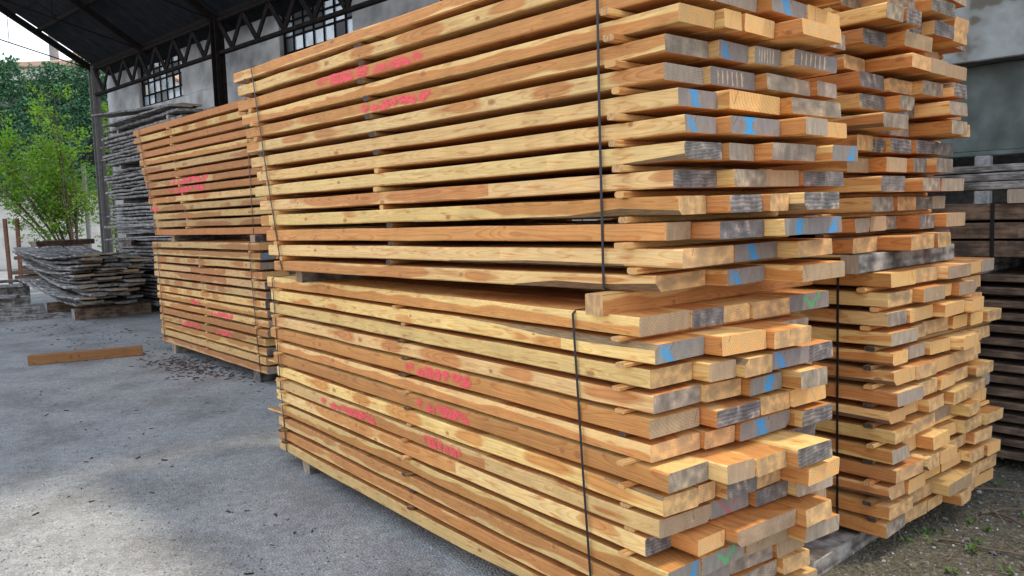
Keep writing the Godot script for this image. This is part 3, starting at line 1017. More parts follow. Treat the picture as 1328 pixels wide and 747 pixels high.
func wall_piece(parent: Node, a: Vector3, b: Vector3, mat: Material, called := "wall") -> void:
	var st := st_new()
	add_box(st, (a + b) * 0.5, (b - a).abs(), Basis.IDENTITY, 0.01)
	mesh_node(called, commit(st, mat), parent)

func make_window(parent: Node, x0: float, x1: float, y0: float, y1: float, cols: int, rows: int, z: float, r: RandomNumberGenerator, open: Array, dirty: float) -> void:
	var w := Node3D.new()
	w.name = "window"
	w.position = Vector3(x0, y0, z)
	parent.add_child(w, true)
	var W := x1 - x0
	var H := y1 - y0
	var st := st_new()
	for e in [[0.0, 0.05], [W - 0.05, W]]:
		add_box(st, Vector3((e[0] + e[1]) * 0.5, H * 0.5, 0), Vector3(e[1] - e[0], H, 0.07))
	for e in [[0.0, 0.05], [H - 0.05, H]]:
		add_box(st, Vector3(W * 0.5, (e[0] + e[1]) * 0.5, 0), Vector3(W - 0.1, e[1] - e[0], 0.066))
	for i in range(1, cols):
		add_box(st, Vector3(W * i / cols, H * 0.5, 0), Vector3(0.035, H - 0.1, 0.05))
	for i in range(1, rows):
		add_box(st, Vector3(W * 0.5, H * i / rows, 0), Vector3(W - 0.1, 0.035, 0.044))
	mesh_node("frame", commit(st, M.steel), w)
	for i in cols:
		for j in rows:
			var id := i + j * cols
			if id in open:
				continue
			var st2 := st_new()
			var cx := W * (i + 0.5) / cols
			var cy := H * (j + 0.5) / rows
			add_box(st2, Vector3(cx, cy, 0.004), Vector3(W / cols - 0.03, H / rows - 0.03, 0.005), Basis.IDENTITY, 0.0005)
			mesh_node("pane", commit(st2, M.dirty if r.randf() < dirty else M.glass), w)

func make_warehouse():
	var r := RandomNumberGenerator.new()
	r.seed = 808
	var w := thing("warehouse", "grey plastered warehouse wall with barred windows behind the steel girder", "building", SHED_AT, deg_to_rad(SHED_TURN))
	var zf := -0.45
	var zb := -0.80
	var top := 13.0
	# long wall with two windows high up
	wall_piece(w, Vector3(-8.55, 0, zb), Vector3(9.4, 4.37, zf), M.plaster)
	wall_piece(w, Vector3(-8.55, 5.45, zb), Vector3(9.4, top, zf), M.plaster)
	for e in [[-8.55, -6.69], [-4.42, -0.46], [1.76, 4.6], [6.8, 9.4]]:
		wall_piece(w, Vector3(e[0], 4.37, zb), Vector3(e[1], 5.45, zf), M.plaster)
	make_window(w, -6.69, -4.42, 4.37, 5.45, 7, 4, zf - 0.12, r, [7, 12], 0.22)
	make_window(w, -0.46, 1.76, 4.37, 5.45, 7, 4, zf - 0.12, r, [], 0.40)
	make_window(w, 4.6, 6.8, 4.37, 5.45, 7, 4, zf - 0.12, r, [], 0.40)
	# near part: peeling white paint above a deep opening with a panel
	wall_piece(w, Vector3(9.402, 2.80, zb), Vector3(18.0, top, zf), M.peel)
	wall_piece(w, Vector3(14.6, 0.0, zb), Vector3(18.0, 2.798, zf), M.peel)
	wall_piece(w, Vector3(9.402, 0.0, zb), Vector3(14.6, 1.0, zf), M.plaster)
	wall_piece(w, Vector3(9.402, 2.03, zf - 0.34), Vector3(14.6, 2.80, zf - 0.24), M.panel, "panel")
	wall_piece(w, Vector3(9.402, 1.985, zf - 0.30), Vector3(14.6, 2.03, zf - 0.16), M.panel, "panel_rail")
	wall_piece(w, Vector3(9.2, 0.9, -3.0), Vector3(14.8, 3.0, -2.9), M.stone, "inner_wall")
	wall_piece(w, Vector3(9.2, 2.9, -2.9), Vector3(14.8, 3.0, zb - 0.002), M.stone, "inner_ceiling")
	wall_piece(w, Vector3(9.1, 0.9, -2.9), Vector3(9.2, 3.0, zb - 0.002), M.stone, "inner_side")
	wall_piece(w, Vector3(14.8, 0.9, -2.9), Vector3(14.9, 3.0, zb - 0.002), M.stone, "inner_side")
	wall_piece(w, Vector3(9.2, 0.9, -2.9), Vector3(14.8, 0.99, zb - 0.002), M.stone, "inner_floor")
	# narrow concrete post standing in the opening
	wall_piece(w, Vector3(10.80, 1.0, zf - 0.16), Vector3(10.92, 1.984, zf - 0.04), M.stone, "mullion")

func roof_y(z: float) -> float:
	return EAVE + PITCH * z

func make_shed():
	var s := thing("open_shed", "open steel shed with dark pitched roof on lattice girder and posts", "shed", SHED_AT, deg_to_rad(SHED_TURN))
	# posts along the wall
	for x in [-8.1, -1.88, 4.6, 9.2]:
		var st := st_new()
		add_box(st, Vector3(x, (EAVE - 0.02) * 0.5, 0), Vector3(0.20, EAVE - 0.02, 0.03), Basis.IDENTITY, 0.002)
		add_box(st, Vector3(x - 0.09, (EAVE - 0.02) * 0.5, 0), Vector3(0.02, EAVE - 0.022, 0.18), Basis.IDENTITY, 0.002)
		add_box(st, Vector3(x + 0.09, (EAVE - 0.02) * 0.5, 0), Vector3(0.02, EAVE - 0.022, 0.18), Basis.IDENTITY, 0.002)
		mesh_node("post", commit(st, M.post if x < -8 else M.steel), s)
	# lattice girder between posts
	var px := [-8.1, -1.88, 4.6, 9.2]
	for b in 3:
		var g := Node3D.new()
		g.name = "girder"
		s.add_child(g, true)
		var xa: float = px[b] + 0.11
		var xb: float = px[b + 1] - 0.11
		for yy in [4.80, 5.40]:
			var st := st_new()
			add_box(st, Vector3((xa + xb) * 0.5, yy, 0), Vector3(xb - xa, 0.06, 0.09), Basis.IDENTITY, 0.002)
			mesh_node("chord", commit(st, M.steel), g)
		var n := 14 if b < 2 else 8
		for i in n:
			var x0 := lerpf(xa, xb, float(i) / n)
			var x1 := lerpf(xa, xb, float(i + 1) / n)
			var up := i % 2 == 0
			var st := st_new()
			add_bar(st, Vector3(x0, 5.37 if up else 4.83, 0.005), Vector3(x1, 4.83 if up else 5.37, 0.005), 0.03, 0.10, 0.002)
			mesh_node("web_bar", commit(st, M.steel), g)
	# rafters with tie rods and hangers
	var rx := [-8.1, -5.2, -1.88, 1.4, 4.6, 9.2]
	for x in rx:
		var rf := Node3D.new()
		rf.name = "rafter"
		s.add_child(rf, true)
		var st := st_new()
		add_bar(st, Vector3(x, roof_y(-0.1) - 0.10, -0.1), Vector3(x, roof_y(ROOF_Z) - 0.10, ROOF_Z), 0.09, 0.13, 0.003)
		mesh_node("beam", commit(st, M.steel), rf)
		var st2 := st_new()
		add_tube(st2, [Vector3(x, 5.42, 0.1), Vector3(x, 5.42 + 0.24 * ROOF_Z, ROOF_Z)], [0.014, 0.014], 6)
		mesh_node("tie_rod", commit(st2, M.steel), rf)
		for z in [1.75, 3.5]:
			var st3 := st_new()
			add_tube(st3, [Vector3(x, 5.42 + 0.24 * (z - 0.1), z), Vector3(x, roof_y(z) - 0.16, z)], [0.008, 0.008], 5)
			mesh_node("hanger", commit(st3, M.steel), rf)
	for z in [-0.02, 1.1, 2.2, 3.3, 4.4, 5.35]:
		var st := st_new()
		add_box(st, Vector3((ROOF_X0 + ROOF_X1) * 0.5, roof_y(z) + 0.01, z), Vector3(ROOF_X1 - ROOF_X0, 0.09, 0.06), Basis.IDENTITY, 0.002)
		mesh_node("purlin", commit(st, M.steel), s)
	# roof sheets, laid with laps
	var slope := Vector3(0, PITCH, 1).normalized()
	var nx := 14
	var zs := [-0.55, 1.5, 3.5, ROOF_Z]
	for i in nx:
		for j in 3:
			if Vector2i(i, j) in ROOF_GAPS:
				continue
			var xa := lerpf(ROOF_X0, ROOF_X1, float(i) / nx)
			var xb := lerpf(ROOF_X0, ROOF_X1, float(i + 1) / nx) + 0.06
			var za: float = zs[j]
			var zb: float = zs[j + 1] + 0.08
			var st := st_new()
			var lift := 0.075 + 0.012 * (i % 2) + 0.024 * (2 - j)
			add_bar(st, Vector3((xa + xb) * 0.5, roof_y(za) + lift, za), Vector3((xa + xb) * 0.5, roof_y(zb) + lift, zb), xb - xa, 0.008, 0.001)
			mesh_node("roof_sheet", commit(st, M.roof), s)

const ROOF_GAPS := []

# ------------------------------------------------------------------ heaps of old slabs
func cw(X: float, D: float, y := 0.0) -> Vector3:
	# a spot D metres out and X metres to the right from where the photographer stood
	return Vector3(1.6186 - 0.7384 * D + 0.6744 * X, y, 2.2142 - 0.6744 * D - 0.7384 * X)

func slab(o: Dictionary, at: Vector3, label: String, group: String, r: RandomNumberGenerator, called := "weathered_plank", cat := "slab") -> MeshInstance3D:
	if not o.has("mats"):
		o.mats = [M.old, M.old, M.ends]
	var m := mesh_node(called, plank_mesh(o, r), self, at)
	tag(m, label, cat, group)
	return m

func make_old_piles():
	var r := RandomNumberGenerator.new()
	r.seed = 909
	# tall heap under the shed, beside the brown bundles
	var y := 0.12
	var k := 0
	for x in [-12.9, -15.6]:
		var bb := mesh_node("pile_timber", plank_mesh({"L": 1.0, "T": 0.119, "W": 0.14, "strip": 2, "n": 2, "wav": 0.0, "cell": 3, "mats": [M.old, M.wane, M.ends]}, r), self, Vector3(x, 0.0, -3.1))
		bb.rotation.y = -PI * 0.5
		tag(bb, "timber on the ground under the tall heap of grey slabs", "timber", "timbers under the slab heaps")
	while y < 3.55:
		var T := r.randf_range(0.028, 0.055)
		var z := -3.08 + r.randf_range(-0.05, 0.05)
		for j in 2:
			var W := r.randf_range(0.36, 0.46)
			var tv := r.randf_range(0.55, 1.5)
			var far := -16.35 + (r.randf_range(-0.5, 0.25) if r.randf() < 0.5 else r.randf_range(-0.12, 0.12))
			var nearx := -12.2 + r.randf_range(-0.25, 0.25)
			slab({"L": nearx - far, "T": T, "W": W, "strip": r.randi_range(0, 23), "n": 14, "wav": 0.016, "arris": 0.012, "tint": Color(tv, tv, tv * 1.01), "cell": r.randi_range(0, 23), "skew": r.randf_range(-0.3, 0.3)}, Vector3(nearx, y, z), "thin grey weathered slab in the tall heap under the shed roof", "slabs of the tall heap", r)
			z -= W + 0.01
		k += 1
		y += T + 0.024
		if k % 9 == 0:
			for x in [-13.0, -15.7]:
				var bb := mesh_node("pile_timber", plank_mesh({"L": 0.9, "T": 0.07, "W": 0.09, "strip": 2, "n": 2, "wav": 0.0, "cell": 3, "mats": [M.old, M.wane, M.ends]}, r), self, Vector3(x, y, -3.12))
				bb.rotation.y = -PI * 0.5
				tag(bb, "timber spacer between tiers of the tall heap of grey slabs", "timber", "timber spacers in the tall heap")
			y += 0.082
	for j in 3:
		var s := slab({"L": 3.2, "T": 0.035, "W": 0.4, "strip": j * 4, "n": 8, "wav": 0.012, "tint": Color(0.8, 0.8, 0.8), "cell": 3}, Vector3(-12.6 - 0.25 * j, y + 0.02 + j * 0.055, -3.05 - 0.2 * j), ["dark slab lying flat across the top of the tall heap", "dark slab lying askew on top of the tall heap", "uppermost dark slab, tilted, on the tall heap"][j], "slabs on top of the tall heap", r)
		s.rotation = Vector3(0.0, [0.05, -0.12, 0.2][j], [0.012, -0.012, -0.03][j])
	# low heap whose slabs curve up at the far end
	for x in [-14.3, -16.2]:
		var bb := mesh_node("pile_timber", plank_mesh({"L": 1.3, "T": 0.20, "W": 0.20, "strip": 2, "n": 2, "wav": 0.0, "cell": 17, "mats": [M.dark, M.wane, M.ends]}, r), self, Vector3(x, 0.0, -1.7))
		bb.rotation.y = -PI * 0.5
		tag(bb, "thick dark timber on the ground under the low heap of grey slabs", "timber", "timbers under the slab heaps")
	y = 0.21
	for i in 15:
		var T := r.randf_range(0.025, 0.05)
		var z := -1.72 + r.randf_range(-0.14, 0.12)
		for j in 3:
			var W := r.randf_range(0.26, 0.42)
			var tv := r.randf_range(0.5, 1.7)
			var nearx := -13.75 + r.randf_range(-0.6, 0.25)
			var s := slab({"L": r.randf_range(3.0, 4.5), "T": T, "W": W, "strip": r.randi_range(0, 23), "n": 14, "wav": 0.022, "arris": 0.013, "bow": -0.10, "tint": Color(tv, tv, tv * 1.02), "cell": r.randi_range(0, 23), "skew": r.randf_range(-0.4, 0.4)}, Vector3(nearx, y + 0.05, z), "rough grey slab in the low sagging heap beside the bottom brown bundle", "slabs of the low heap", r)
			s.rotation = Vector3(r.randf_range(-0.03, 0.03), r.randf_range(-0.09, 0.09), -0.075 + 0.003 * i)
			z -= W + 0.03
		y += T + 0.022
	var s1 := slab({"L": 1.6, "T": 0.10, "W": 0.12, "strip": 5, "n": 4, "tint": Color(0.85, 0.75, 0.68), "cell": 17, "mats": [M.dark, M.wane, M.ends]}, Vector3(-15.7, 1.30, -1.45), "dark squared beam lying crosswise on the low heap", "", r, "squared_timber", "timber")
	s1.rotation.y = -PI * 0.5 + 0.65
	var s2 := slab({"L": 3.0, "T": 0.09, "W": 0.14, "strip": 7, "n": 5, "tint": Color(0.7, 0.62, 0.58), "cell": 18, "mats": [M.dark, M.wane, M.ends]}, Vector3(-13.2, 1.28, -2.3), "long dark board lying askew on top of the low heap", "", r, "dark_board", "board")
	s2.rotation.y = -0.35
	s2.rotation.z = 0.0
	# loose boards farther out on the left
	var L := [[Vector3(-15.4, 0, -0.2), Vector3(-15.0, 0, -1.75), 0.09, 0.14, "brown squared timber lying nearest to the low heap's front corner"],
		[Vector3(-16.6, 0, -0.3), Vector3(-16.3, 0, -1.65), 0.14, 0.18, "grey squared timber on the asphalt beside the low heap's flank"],
		[Vector3(-17.6, 0, -0.2), Vector3(-17.4, 0, -1.7), 0.28, 0.34, "thick grey baulk lying behind the loose squared timbers"],
		[Vector3(-17.9, 0.285, 0.1), Vector3(-17.2, 0.285, -1.5), 0.05, 0.30, "pale plank lying flat on the thick grey baulk"],
		[Vector3(-18.6, 0, -0.3), Vector3(-18.4, 0, -1.9), 0.44, 0.4, "stout pale baulk behind the thick grey one"],
		[Vector3(-18.9, 0.445, 0.0), Vector3(-18.0, 0.445, -1.8), 0.06, 0.26, "pale warped plank lying askew on the stout baulk"],
		[Vector3(-18.4, 0.51, -0.2), Vector3(-18.8, 0.51, -2.0), 0.06, 0.22, "uppermost pale plank crossing the stout baulk"]]
	for e in L:
		var d: Vector3 = e[1] - e[0]
		var m := slab({"L": d.length(), "T": e[2], "W": e[3], "strip": r.randi_range(0, 23), "n": 6, "wav": 0.008, "tint": Color(1.5, 1.35, 1.2) if e[2] < 0.1 else Color(1.0, 0.98, 0.95), "cell": 32 + r.randi_range(0, 7)}, e[0], e[4], "loose timbers in front of the shrub", r, "loose_timber", "timber")
		m.rotation.y = atan2(d.z, -d.x)
	# lone timber on the asphalt
	var lone := slab({"L": 1.25, "T": 0.115, "W": 0.13, "strip": 18, "n": 5, "wav": 0.003, "tint": Color(0.42, 0.42, 0.46), "cell": 37, "mats": [M.side, M.wane, M.ends]}, Vector3(-9.50, 0.001, -0.02), "single brown squared timber lying alone on the open asphalt", "", r, "lone_timber", "timber")
	lone.rotation.y = -PI * 0.5 - 0.34 + 0.0

# ------------------------------------------------------------------ plants
func leaf_cluster(n: int, size: float, spread: float, sd: int, mat: Material) -> ArrayMesh:
	var r := RandomNumberGenerator.new()
	r.seed = sd
	var st := st_new()
	for i in n:
		var c := Vector3(r.randf_range(-1, 1), r.randf_range(-1, 1), r.randf_range(-1, 1)) * spread
		var bs := Basis.from_euler(Vector3(r.randf_range(-0.9, 0.9), r.randf() * TAU, r.randf_range(-0.9, 0.9)))
		var l := size * r.randf_range(0.7, 1.2)
		var w := l * 0.28
		var p := [Vector3(-l * 0.5, 0, 0), Vector3(-l * 0.1, 0.10 * l, w), Vector3(l * 0.5, -0.05 * l, 0), Vector3(-l * 0.1, 0.10 * l, -w)]
		for e in 4:
			p[e] = c + bs * p[e]
		st.set_color(Color.WHITE)
		quad(st, p[0], p[1], p[2], p[3])
	return commit(st, mat)

func scatter(called: String, mesh: Mesh, xf: Array, cols: Array, parent: Node) -> MultiMeshInstance3D:
	var mm := MultiMesh.new()
	mm.transform_format = MultiMesh.TRANSFORM_3D
	mm.use_colors = cols.size() > 0
	mm.mesh = mesh
	mm.instance_count = xf.size()
	for i in xf.size():
		mm.set_instance_transform(i, xf[i])
		if cols.size() > 0:
			mm.set_instance_color(i, cols[i])
	var o := MultiMeshInstance3D.new()
	o.name = called
	o.multimesh = mm
	number(parent, o)
	return o

func make_greenery():
	var r := RandomNumberGenerator.new()
	r.seed = 1001
	var right := Vector3(0.6744, 0, -0.7384)
	var fwd := Vector3(-0.7384, 0, -0.6744)
	# many-stemmed shrub beside the shed's corner post
	var base := cw(-11.5, 21.6)
	var t := thing("leafy_shrub", "tall light green shrub with many stems by the shed's corner post", "shrub", base)
	var xf := []
	var cols := []
	for i in 19:
		var lean := r.randf_range(-1.25, 0.12) if i > 3 else r.randf_range(-0.2, 0.12)
		var hgt := r.randf_range(3.1, 5.2)
		var back := r.randf_range(-0.3, 0.3)
		var pts := []
		var rad := []
		for j in 7:
			var q := j / 6.0
			var wob := Vector3(r.randf_range(-0.05, 0.05), 0, r.randf_range(-0.05, 0.05)) * q
			pts.append(right * (lean * hgt * pow(q, 1.3) * 0.75) + fwd * (back * hgt * q * 0.6) + Vector3.UP * hgt * q * (1.0 - 0.12 * absf(lean) * q) + wob + right * r.randf_range(-0.02, 0.02))
			rad.append(lerpf(0.035, 0.006, q))
		pts[0] = right * r.randf_range(-0.12, 0.12) + fwd * r.randf_range(-0.1, 0.1) - Vector3.UP * 0.02
		var st := st_new()
		add_tube(st, pts, rad, 5)
		# side twigs with leaves
		for j in 12:
			var q := r.randf_range(0.45, 1.0)
			var id := int(q * 5.99)
			var p: Vector3 = pts[id].lerp(pts[id + 1], q * 6.0 - id if q * 6.0 - id < 1.0 else 1.0)
			var d := (right * r.randf_range(-1, 0.7) + fwd * r.randf_range(-1, 1) + Vector3.UP * r.randf_range(-0.3, 0.7)).normalized() * r.randf_range(0.35, 0.85)
			add_tube(st, [p, p + d * 0.5 + Vector3.UP * 0.03, p + d], [0.008, 0.006, 0.003], 4)
			for e in 7:
				var c := p + d * r.randf_range(0.25, 1.1) + Vector3(r.randf_range(-1, 1), r.randf_range(-0.7, 0.7), r.randf_range(-1, 1)) * 0.20
				xf.append(Transform3D(Basis.from_euler(Vector3(r.randf_range(-0.5, 0.5), r.randf() * TAU, r.randf_range(-0.5, 0.5))).scaled(Vector3.ONE * r.randf_range(0.8, 1.25)), c))
				var v := r.randf_range(0.7, 1.15)
				cols.append(Color(v * r.randf_range(0.9, 1.1), v, v * r.randf_range(0.6, 1.0)))
		mesh_node("stem", commit(st, M.bark), t)
	var cr := scatter("crown", leaf_cluster(6, 0.085, 0.085, 5, M.leaf), xf, cols, t)
	cr.set_meta("kind", "stuff")
	# low regrowth under the shrub
	# ivy on the long wall
	var wall := thing("ivy_wall", "high garden wall smothered in dark green ivy beyond the shrub", "wall", cw(-24.0, 34.0), atan2(0.7384, 0.6744))
	var st := st_new()
	add_box(st, Vector3(0, 3.9, -0.3), Vector3(18.0, 7.8, 0.5), Basis.IDENTITY, 0.03)
	mesh_node("wall", commit(st, M.render), wall)
	xf = []
	cols = []
	var nz := noise(0.35, 31, 3)
	for i in 9000:
		var x := r.randf_range(-9.2, 9.2)
		var yy := r.randf_range(2.4, 8.8)
		var top := 8.35 + nz.get_noise_2d(x * 2.0, 0.0) * 0.5
		var low := 3.2 + nz.get_noise_2d(x * 2.5, 50.0) * 1.6
		if yy > top or yy < low:
			continue
		var depth := 0.12 + 0.40 * (nz.get_noise_2d(x * 2.2, yy * 2.2) * 0.5 + 0.5) * r.randf()
		xf.append(Transform3D(Basis.from_euler(Vector3(r.randf_range(-0.6, 0.6), r.randf() * TAU, r.randf_range(-0.6, 0.6))).scaled(Vector3.ONE * r.randf_range(0.8, 1.3)), Vector3(x, yy, depth)))
		var v := r.randf_range(0.55, 1.25)
		cols.append(Color(v * r.randf_range(0.8, 1.15), v, v * r.randf_range(0.8, 1.1)))
	var iv := scatter("ivy", leaf_cluster(9, 0.15, 0.14, 6, M.ivy), xf, cols, wall)
	iv.set_meta("kind", "stuff")
	# a second, taller growth of creeper at the corner of the shed
	var cp := thing("creeper", "bright green creeper climbing behind the shed's corner post", "creeper", cw(-11.0, 22.8))
	xf = []
	cols = []
	for i in 420:
		var yy := r.randf_range(0.1, 5.0)
		xf.append(Transform3D(Basis.from_euler(Vector3(r.randf_range(-0.6, 0.6), r.randf() * TAU, r.randf_range(-0.6, 0.6))), right * (r.randfn(0.0, 0.22) + 0.1 * sin(yy * 2.0)) + fwd * r.randfn(0.0, 0.2) + Vector3.UP * yy))
		var v := r.randf_range(0.7, 1.1)
		cols.append(Color(v, v, v * 0.8))
	var st2 := st_new()
	add_tube(st2, [Vector3.ZERO, Vector3(0.1, 1.5, 0.05), Vector3(-0.05, 3.2, 0.0), Vector3(0.08, 4.9, 0.05)], [0.04, 0.03, 0.02, 0.008], 5)
	mesh_node("stem", commit(st2, M.bark), cp)
	var cl := scatter("leaves", leaf_cluster(8, 0.09, 0.09, 7, M.leaf), xf, cols, cp)
	cl.set_meta("kind", "stuff")

# ------------------------------------------------------------------ far things on the left
func make_far_buildings():
	var turn := atan2(0.7384, 0.6744)
	var b := thing("pale_house", "pale house with two chimneys rising above the ivy wall", "house", cw(-26.0, 45.0), turn)
	var st := st_new()
	add_box(st, Vector3(0, 5.2, -3.0), Vector3(12.0, 10.4, 6.0), Basis.IDENTITY, 0.05)
	mesh_node("wall", commit(st, M.render), b)
	st = st_new()
	add_box(st, Vector3(0, 10.55, -3.0), Vector3(12.6, 0.28, 6.6), Basis.IDENTITY, 0.03)
	mesh_node("roof", commit(st, M.tile), b)
	st = st_new()
	add_tube(st, [Vector3(1.35, 10.6, -0.6), Vector3(1.35, 12.5, -0.6)], [0.24, 0.22], 10)
	add_tube(st, [Vector3(1.35, 12.5, -0.6), Vector3(1.35, 12.62, -0.6), Vector3(1.35, 12.63, -0.6)], [0.28, 0.28, 0.02], 10)
	mesh_node("chimney", commit(st, M.stone), b)
	st = st_new()
	add_box(st, Vector3(2.7, 11.1, -0.8), Vector3(0.6, 1.0, 0.5), Basis.IDENTITY, 0.02)
	add_box(st, Vector3(2.7, 11.66, -0.8), Vector3(0.72, 0.12, 0.62), Basis.IDENTITY, 0.02)
	mesh_node("chimney", commit(st, M.tile), b)
	# dark lean-to behind the corner post
	var l := thing("lean_to", "small dark lean-to roof sagging behind the shed's corner post", "lean-to", cw(-12.3, 25.5), turn)
	st = st_new()
	add_bar(st, Vector3(-0.55, 3.55, 0), Vector3(0.45, 5.35, 0), 1.6, 0.08, 0.01)
	mesh_node("roof", commit(st, M.roof), l)
	for x in [-0.5, 0.4]:
		for z in [-0.7, 0.7]:
			st = st_new()
			var h: float = 3.6 if x < 0.0 else 5.1
			add_box(st, Vector3(x, h * 0.5, z), Vector3(0.10, h, 0.10), Basis.IDENTITY, 0.01)
			mesh_node("post", commit(st, M.post), l)
	# rusty stakes
	for e in [[-13.5, 21.9, 0.01], [-13.22, 21.9, -0.015]]:
		var q := cw(e[0], e[1])
		var m := mesh_node("rusty_stake", box_mesh(Vector3(0.09, 1.95, 0.07), M.rust, 0.006), self, q)
		m.rotation = Vector3(0, turn, e[2])
		tag(m, "rusty red stake standing upright, the one %s the shrub" % ("farther from" if e[0] < -13.4 else "closer to"), "stake", "rusty stakes by the shrub")
	var dk := thing("scrap_heap", "dark heap of scrap slabs behind the rusty stakes", "heap", cw(-13.9, 25.0), turn)
	for i in 9:
		st = st_new()
		add_box(st, Vector3(rng.randf_range(-0.5, 0.4), 0.06 + i * 0.15, rng.randf_range(-0.2, 0.2)), Vector3(1.5 - i * 0.06, 0.11, 0.9), Basis(Vector3.UP, rng.randf_range(-0.3, 0.3)), 0.02)
		mesh_node("slab", commit(st, M.bark), dk)

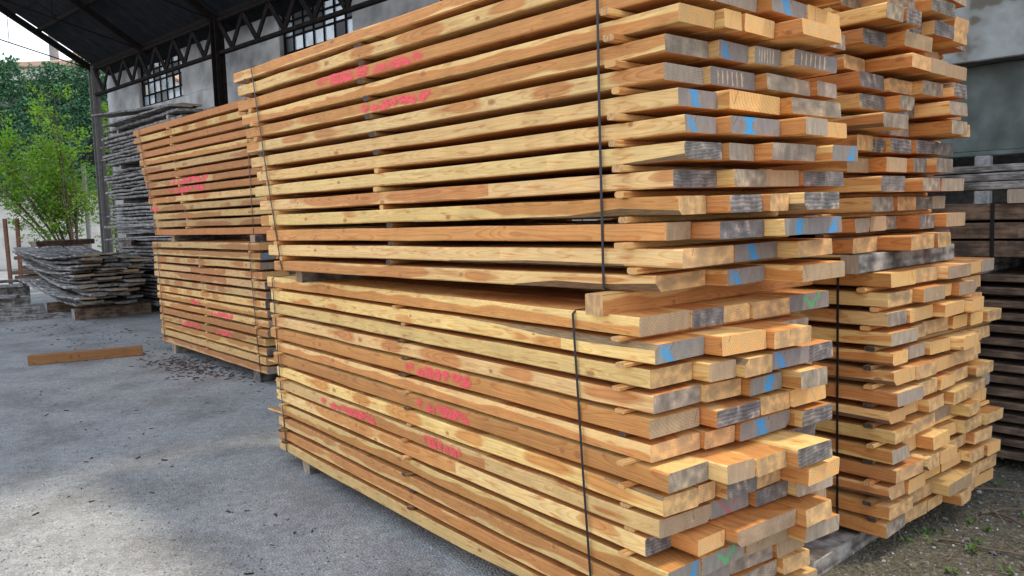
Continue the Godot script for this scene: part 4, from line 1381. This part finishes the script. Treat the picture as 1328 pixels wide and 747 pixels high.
# ------------------------------------------------------------------ litter, weeds, twigs
func make_small_things():
	var r := RandomNumberGenerator.new()
	r.seed = 1212
	# grit on the asphalt
	var st := st_new()
	add_pebble(st, 1.0, 9)
	var peb := commit(st, M.grit)
	var xf := []
	var cols := []
	for i in 7000:
		var d := 2.2 + 9.0 * pow(r.randf(), 1.6)
		var p := cw(r.randf_range(-0.75, 0.0) * d, d)
		if p.z < 0.12 and p.x > -4.0:
			continue
		var s := r.randf_range(0.002, 0.008)
		xf.append(Transform3D(Basis.from_euler(Vector3(r.randf() * 6.0, r.randf() * 6.0, r.randf() * 6.0)).scaled(Vector3(s, s * 0.7, s)), p + Vector3.UP * s * 0.3))
		var v := r.randf_range(0.35, 1.5)
		cols.append(Color(v, v, v))
	var g := scatter("grit", peb, xf, cols, self)
	g.set_meta("kind", "stuff")
	tag(g, "loose grey grit scattered over the asphalt", "grit")
	# bark scraps
	st = st_new()
	add_box(st, Vector3.ZERO, Vector3(1.0, 0.12, 0.3), Basis.IDENTITY, 0.03)
	var chip := commit(st, M.chip)
	xf = []
	cols = []
	for i in 760:
		var c := Vector3(-7.6, 0, -1.25)
		var a := r.randf()
		var p := Vector3.ZERO
		if a < 0.62:
			p = c + Vector3(r.randfn(0.0, 0.55), 0, r.randfn(0.0, 0.16))
		elif a < 0.85:
			p = Vector3(r.randf_range(-14, -9), 0, r.randf_range(-1.9, -0.6))
		else:
			var d := r.randf_range(2.6, 10.0)
			p = cw(r.randf_range(-0.62, -0.1) * d, d)
		if p.z < 0.2 and p.x > -3.9:
			continue
		var s := r.randf_range(0.012, 0.06) * (0.75 if a > 0.85 else 1.0)
		xf.append(Transform3D(Basis.from_euler(Vector3(r.randf_range(-0.3, 0.3), r.randf() * TAU, r.randf_range(-0.3, 0.3))).scaled(Vector3(s, s * 0.8, s)), p + Vector3.UP * s * 0.1))
		var v := r.randf_range(0.15, 0.9) if a < 0.85 else r.randf_range(0.05, 0.5)
		cols.append(Color(v, v * 0.95, v * 0.9))
	var bk := scatter("bark_litter", chip, xf, cols, self)
	bk.set_meta("kind", "stuff")
	tag(bk, "brown bark scraps and splinters strewn on the asphalt", "litter")
	# litter of the soil strip: stones, straw, sprouts
	xf = []
	cols = []
	for i in 2600:
		var p := Vector3(r.randf_range(-0.6, 1.6), 0.004, r.randf_range(-4.4, -0.9))
		var s := r.randf_range(0.002, 0.012) if r.randf() < 0.93 else r.randf_range(0.012, 0.026)
		xf.append(Transform3D(Basis.from_euler(Vector3(r.randf() * 6.0, r.randf() * 6.0, r.randf() * 6.0)).scaled(Vector3(s, s * 0.6, s)), p + Vector3.UP * s * 0.25))
		var v := r.randf_range(0.3, 1.5) if r.randf() < 0.9 else r.randf_range(2.0, 3.2)
		cols.append(Color(v, v * 0.97, v * 0.92))
	var sg := scatter("stone_litter", peb, xf, cols, self)
	sg.set_meta("kind", "stuff")
	tag(sg, "small stones strewn over the bare soil by the yellow planks", "stones")
	st = st_new()
	for i in 1000:
		var a := Vector3(r.randf_range(-0.4, 1.4), 0.006 + r.randf() * 0.02, r.randf_range(-4.3, -0.95))
		var dir := Vector3(r.randf_range(-1, 1), r.randf_range(-0.05, 0.12), r.randf_range(-1, 1)).normalized()
		var l := r.randf_range(0.04, 0.22)
		var w := r.randf_range(0.0009, 0.0026)
		var sd := dir.cross(Vector3.UP).normalized() * w
		var mid := a + dir * l * 0.5 + Vector3(r.randf_range(-0.02, 0.02), r.randf_range(0.0, 0.02), r.randf_range(-0.02, 0.02))
		quad(st, a - sd, a + sd, mid + sd, mid - sd)
		quad(st, mid - sd, mid + sd, a + dir * l + sd * 0.3, a + dir * l - sd * 0.3)
	var straw := mesh_node("straw_litter", commit(st, M.straw))
	straw.set_meta("kind", "stuff")
	tag(straw, "dry grass stalks and fine twigs littering the bare soil", "straw")
	# bigger sticks
	for i in 16:
		var a := Vector3(r.randf_range(0.05, 1.0), 0.014, r.randf_range(-2.9, -1.25))
		var ang := r.randf_range(-0.6, 1.2)
		var dir := Vector3(cos(ang), 0, -sin(ang))
		var pts := []
		var rad := []
		var l := r.randf_range(0.25, 0.75)
		for j in 6:
			pts.append(Vector3(0, r.randf_range(0.0, 0.012), 0) + dir * l * (j / 5.0) + Vector3(r.randf_range(-0.02, 0.02), 0, r.randf_range(-0.02, 0.02)))
			rad.append(lerpf(0.007, 0.0025, j / 5.0))
		st = st_new()
		add_tube(st, pts, rad, 5)
		var m := mesh_node("stick", commit(st, M.twig), self, a)
		tag(m, "dry brown stick lying on the bare soil", "stick", "sticks on the bare soil")
	# sprouts
	for i in 34:
		var p := Vector3(r.randf_range(0.1, 1.0), 0.004, r.randf_range(-3.0, -1.2))
		st = st_new()
		for k in r.randi_range(7, 14):
			var ang := r.randf() * TAU
			var l := r.randf_range(0.012, 0.036)
			var d := Vector3(cos(ang), r.randf_range(0.4, 1.3), sin(ang)) * l
			var sd := Vector3(-sin(ang), 0, cos(ang)) * l * 0.22
			var o := Vector3(r.randf_range(-0.02, 0.02), 0, r.randf_range(-0.02, 0.02))
			st.set_color(Color(r.randf_range(0.8, 1.1), 1.0, r.randf_range(0.6, 1.0)))
			quad(st, o, o + d * 0.5 + sd, o + d, o + d * 0.5 - sd)
		var m := mesh_node("weed", commit(st, M.weed), self, p)
		tag(m, "tiny green weed sprouting from the bare soil", "weed", "weeds on the bare soil")

func add_pebble(st: SurfaceTool, s: float, sd: int) -> void:
	var r := RandomNumberGenerator.new()
	r.seed = sd
	var ring := []
	for k in 6:
		var a := TAU * k / 6.0
		ring.append(Vector3(cos(a), r.randf_range(-0.15, 0.15), sin(a)) * s * r.randf_range(0.75, 1.1))
	var top := Vector3(0.1, 0.7, 0.0) * s
	var bot := Vector3(0.0, -0.7, 0.1) * s
	for k in 6:
		tri(st, ring[k], ring[(k + 1) % 6], top)
		tri(st, ring[(k + 1) % 6], ring[k], bot)
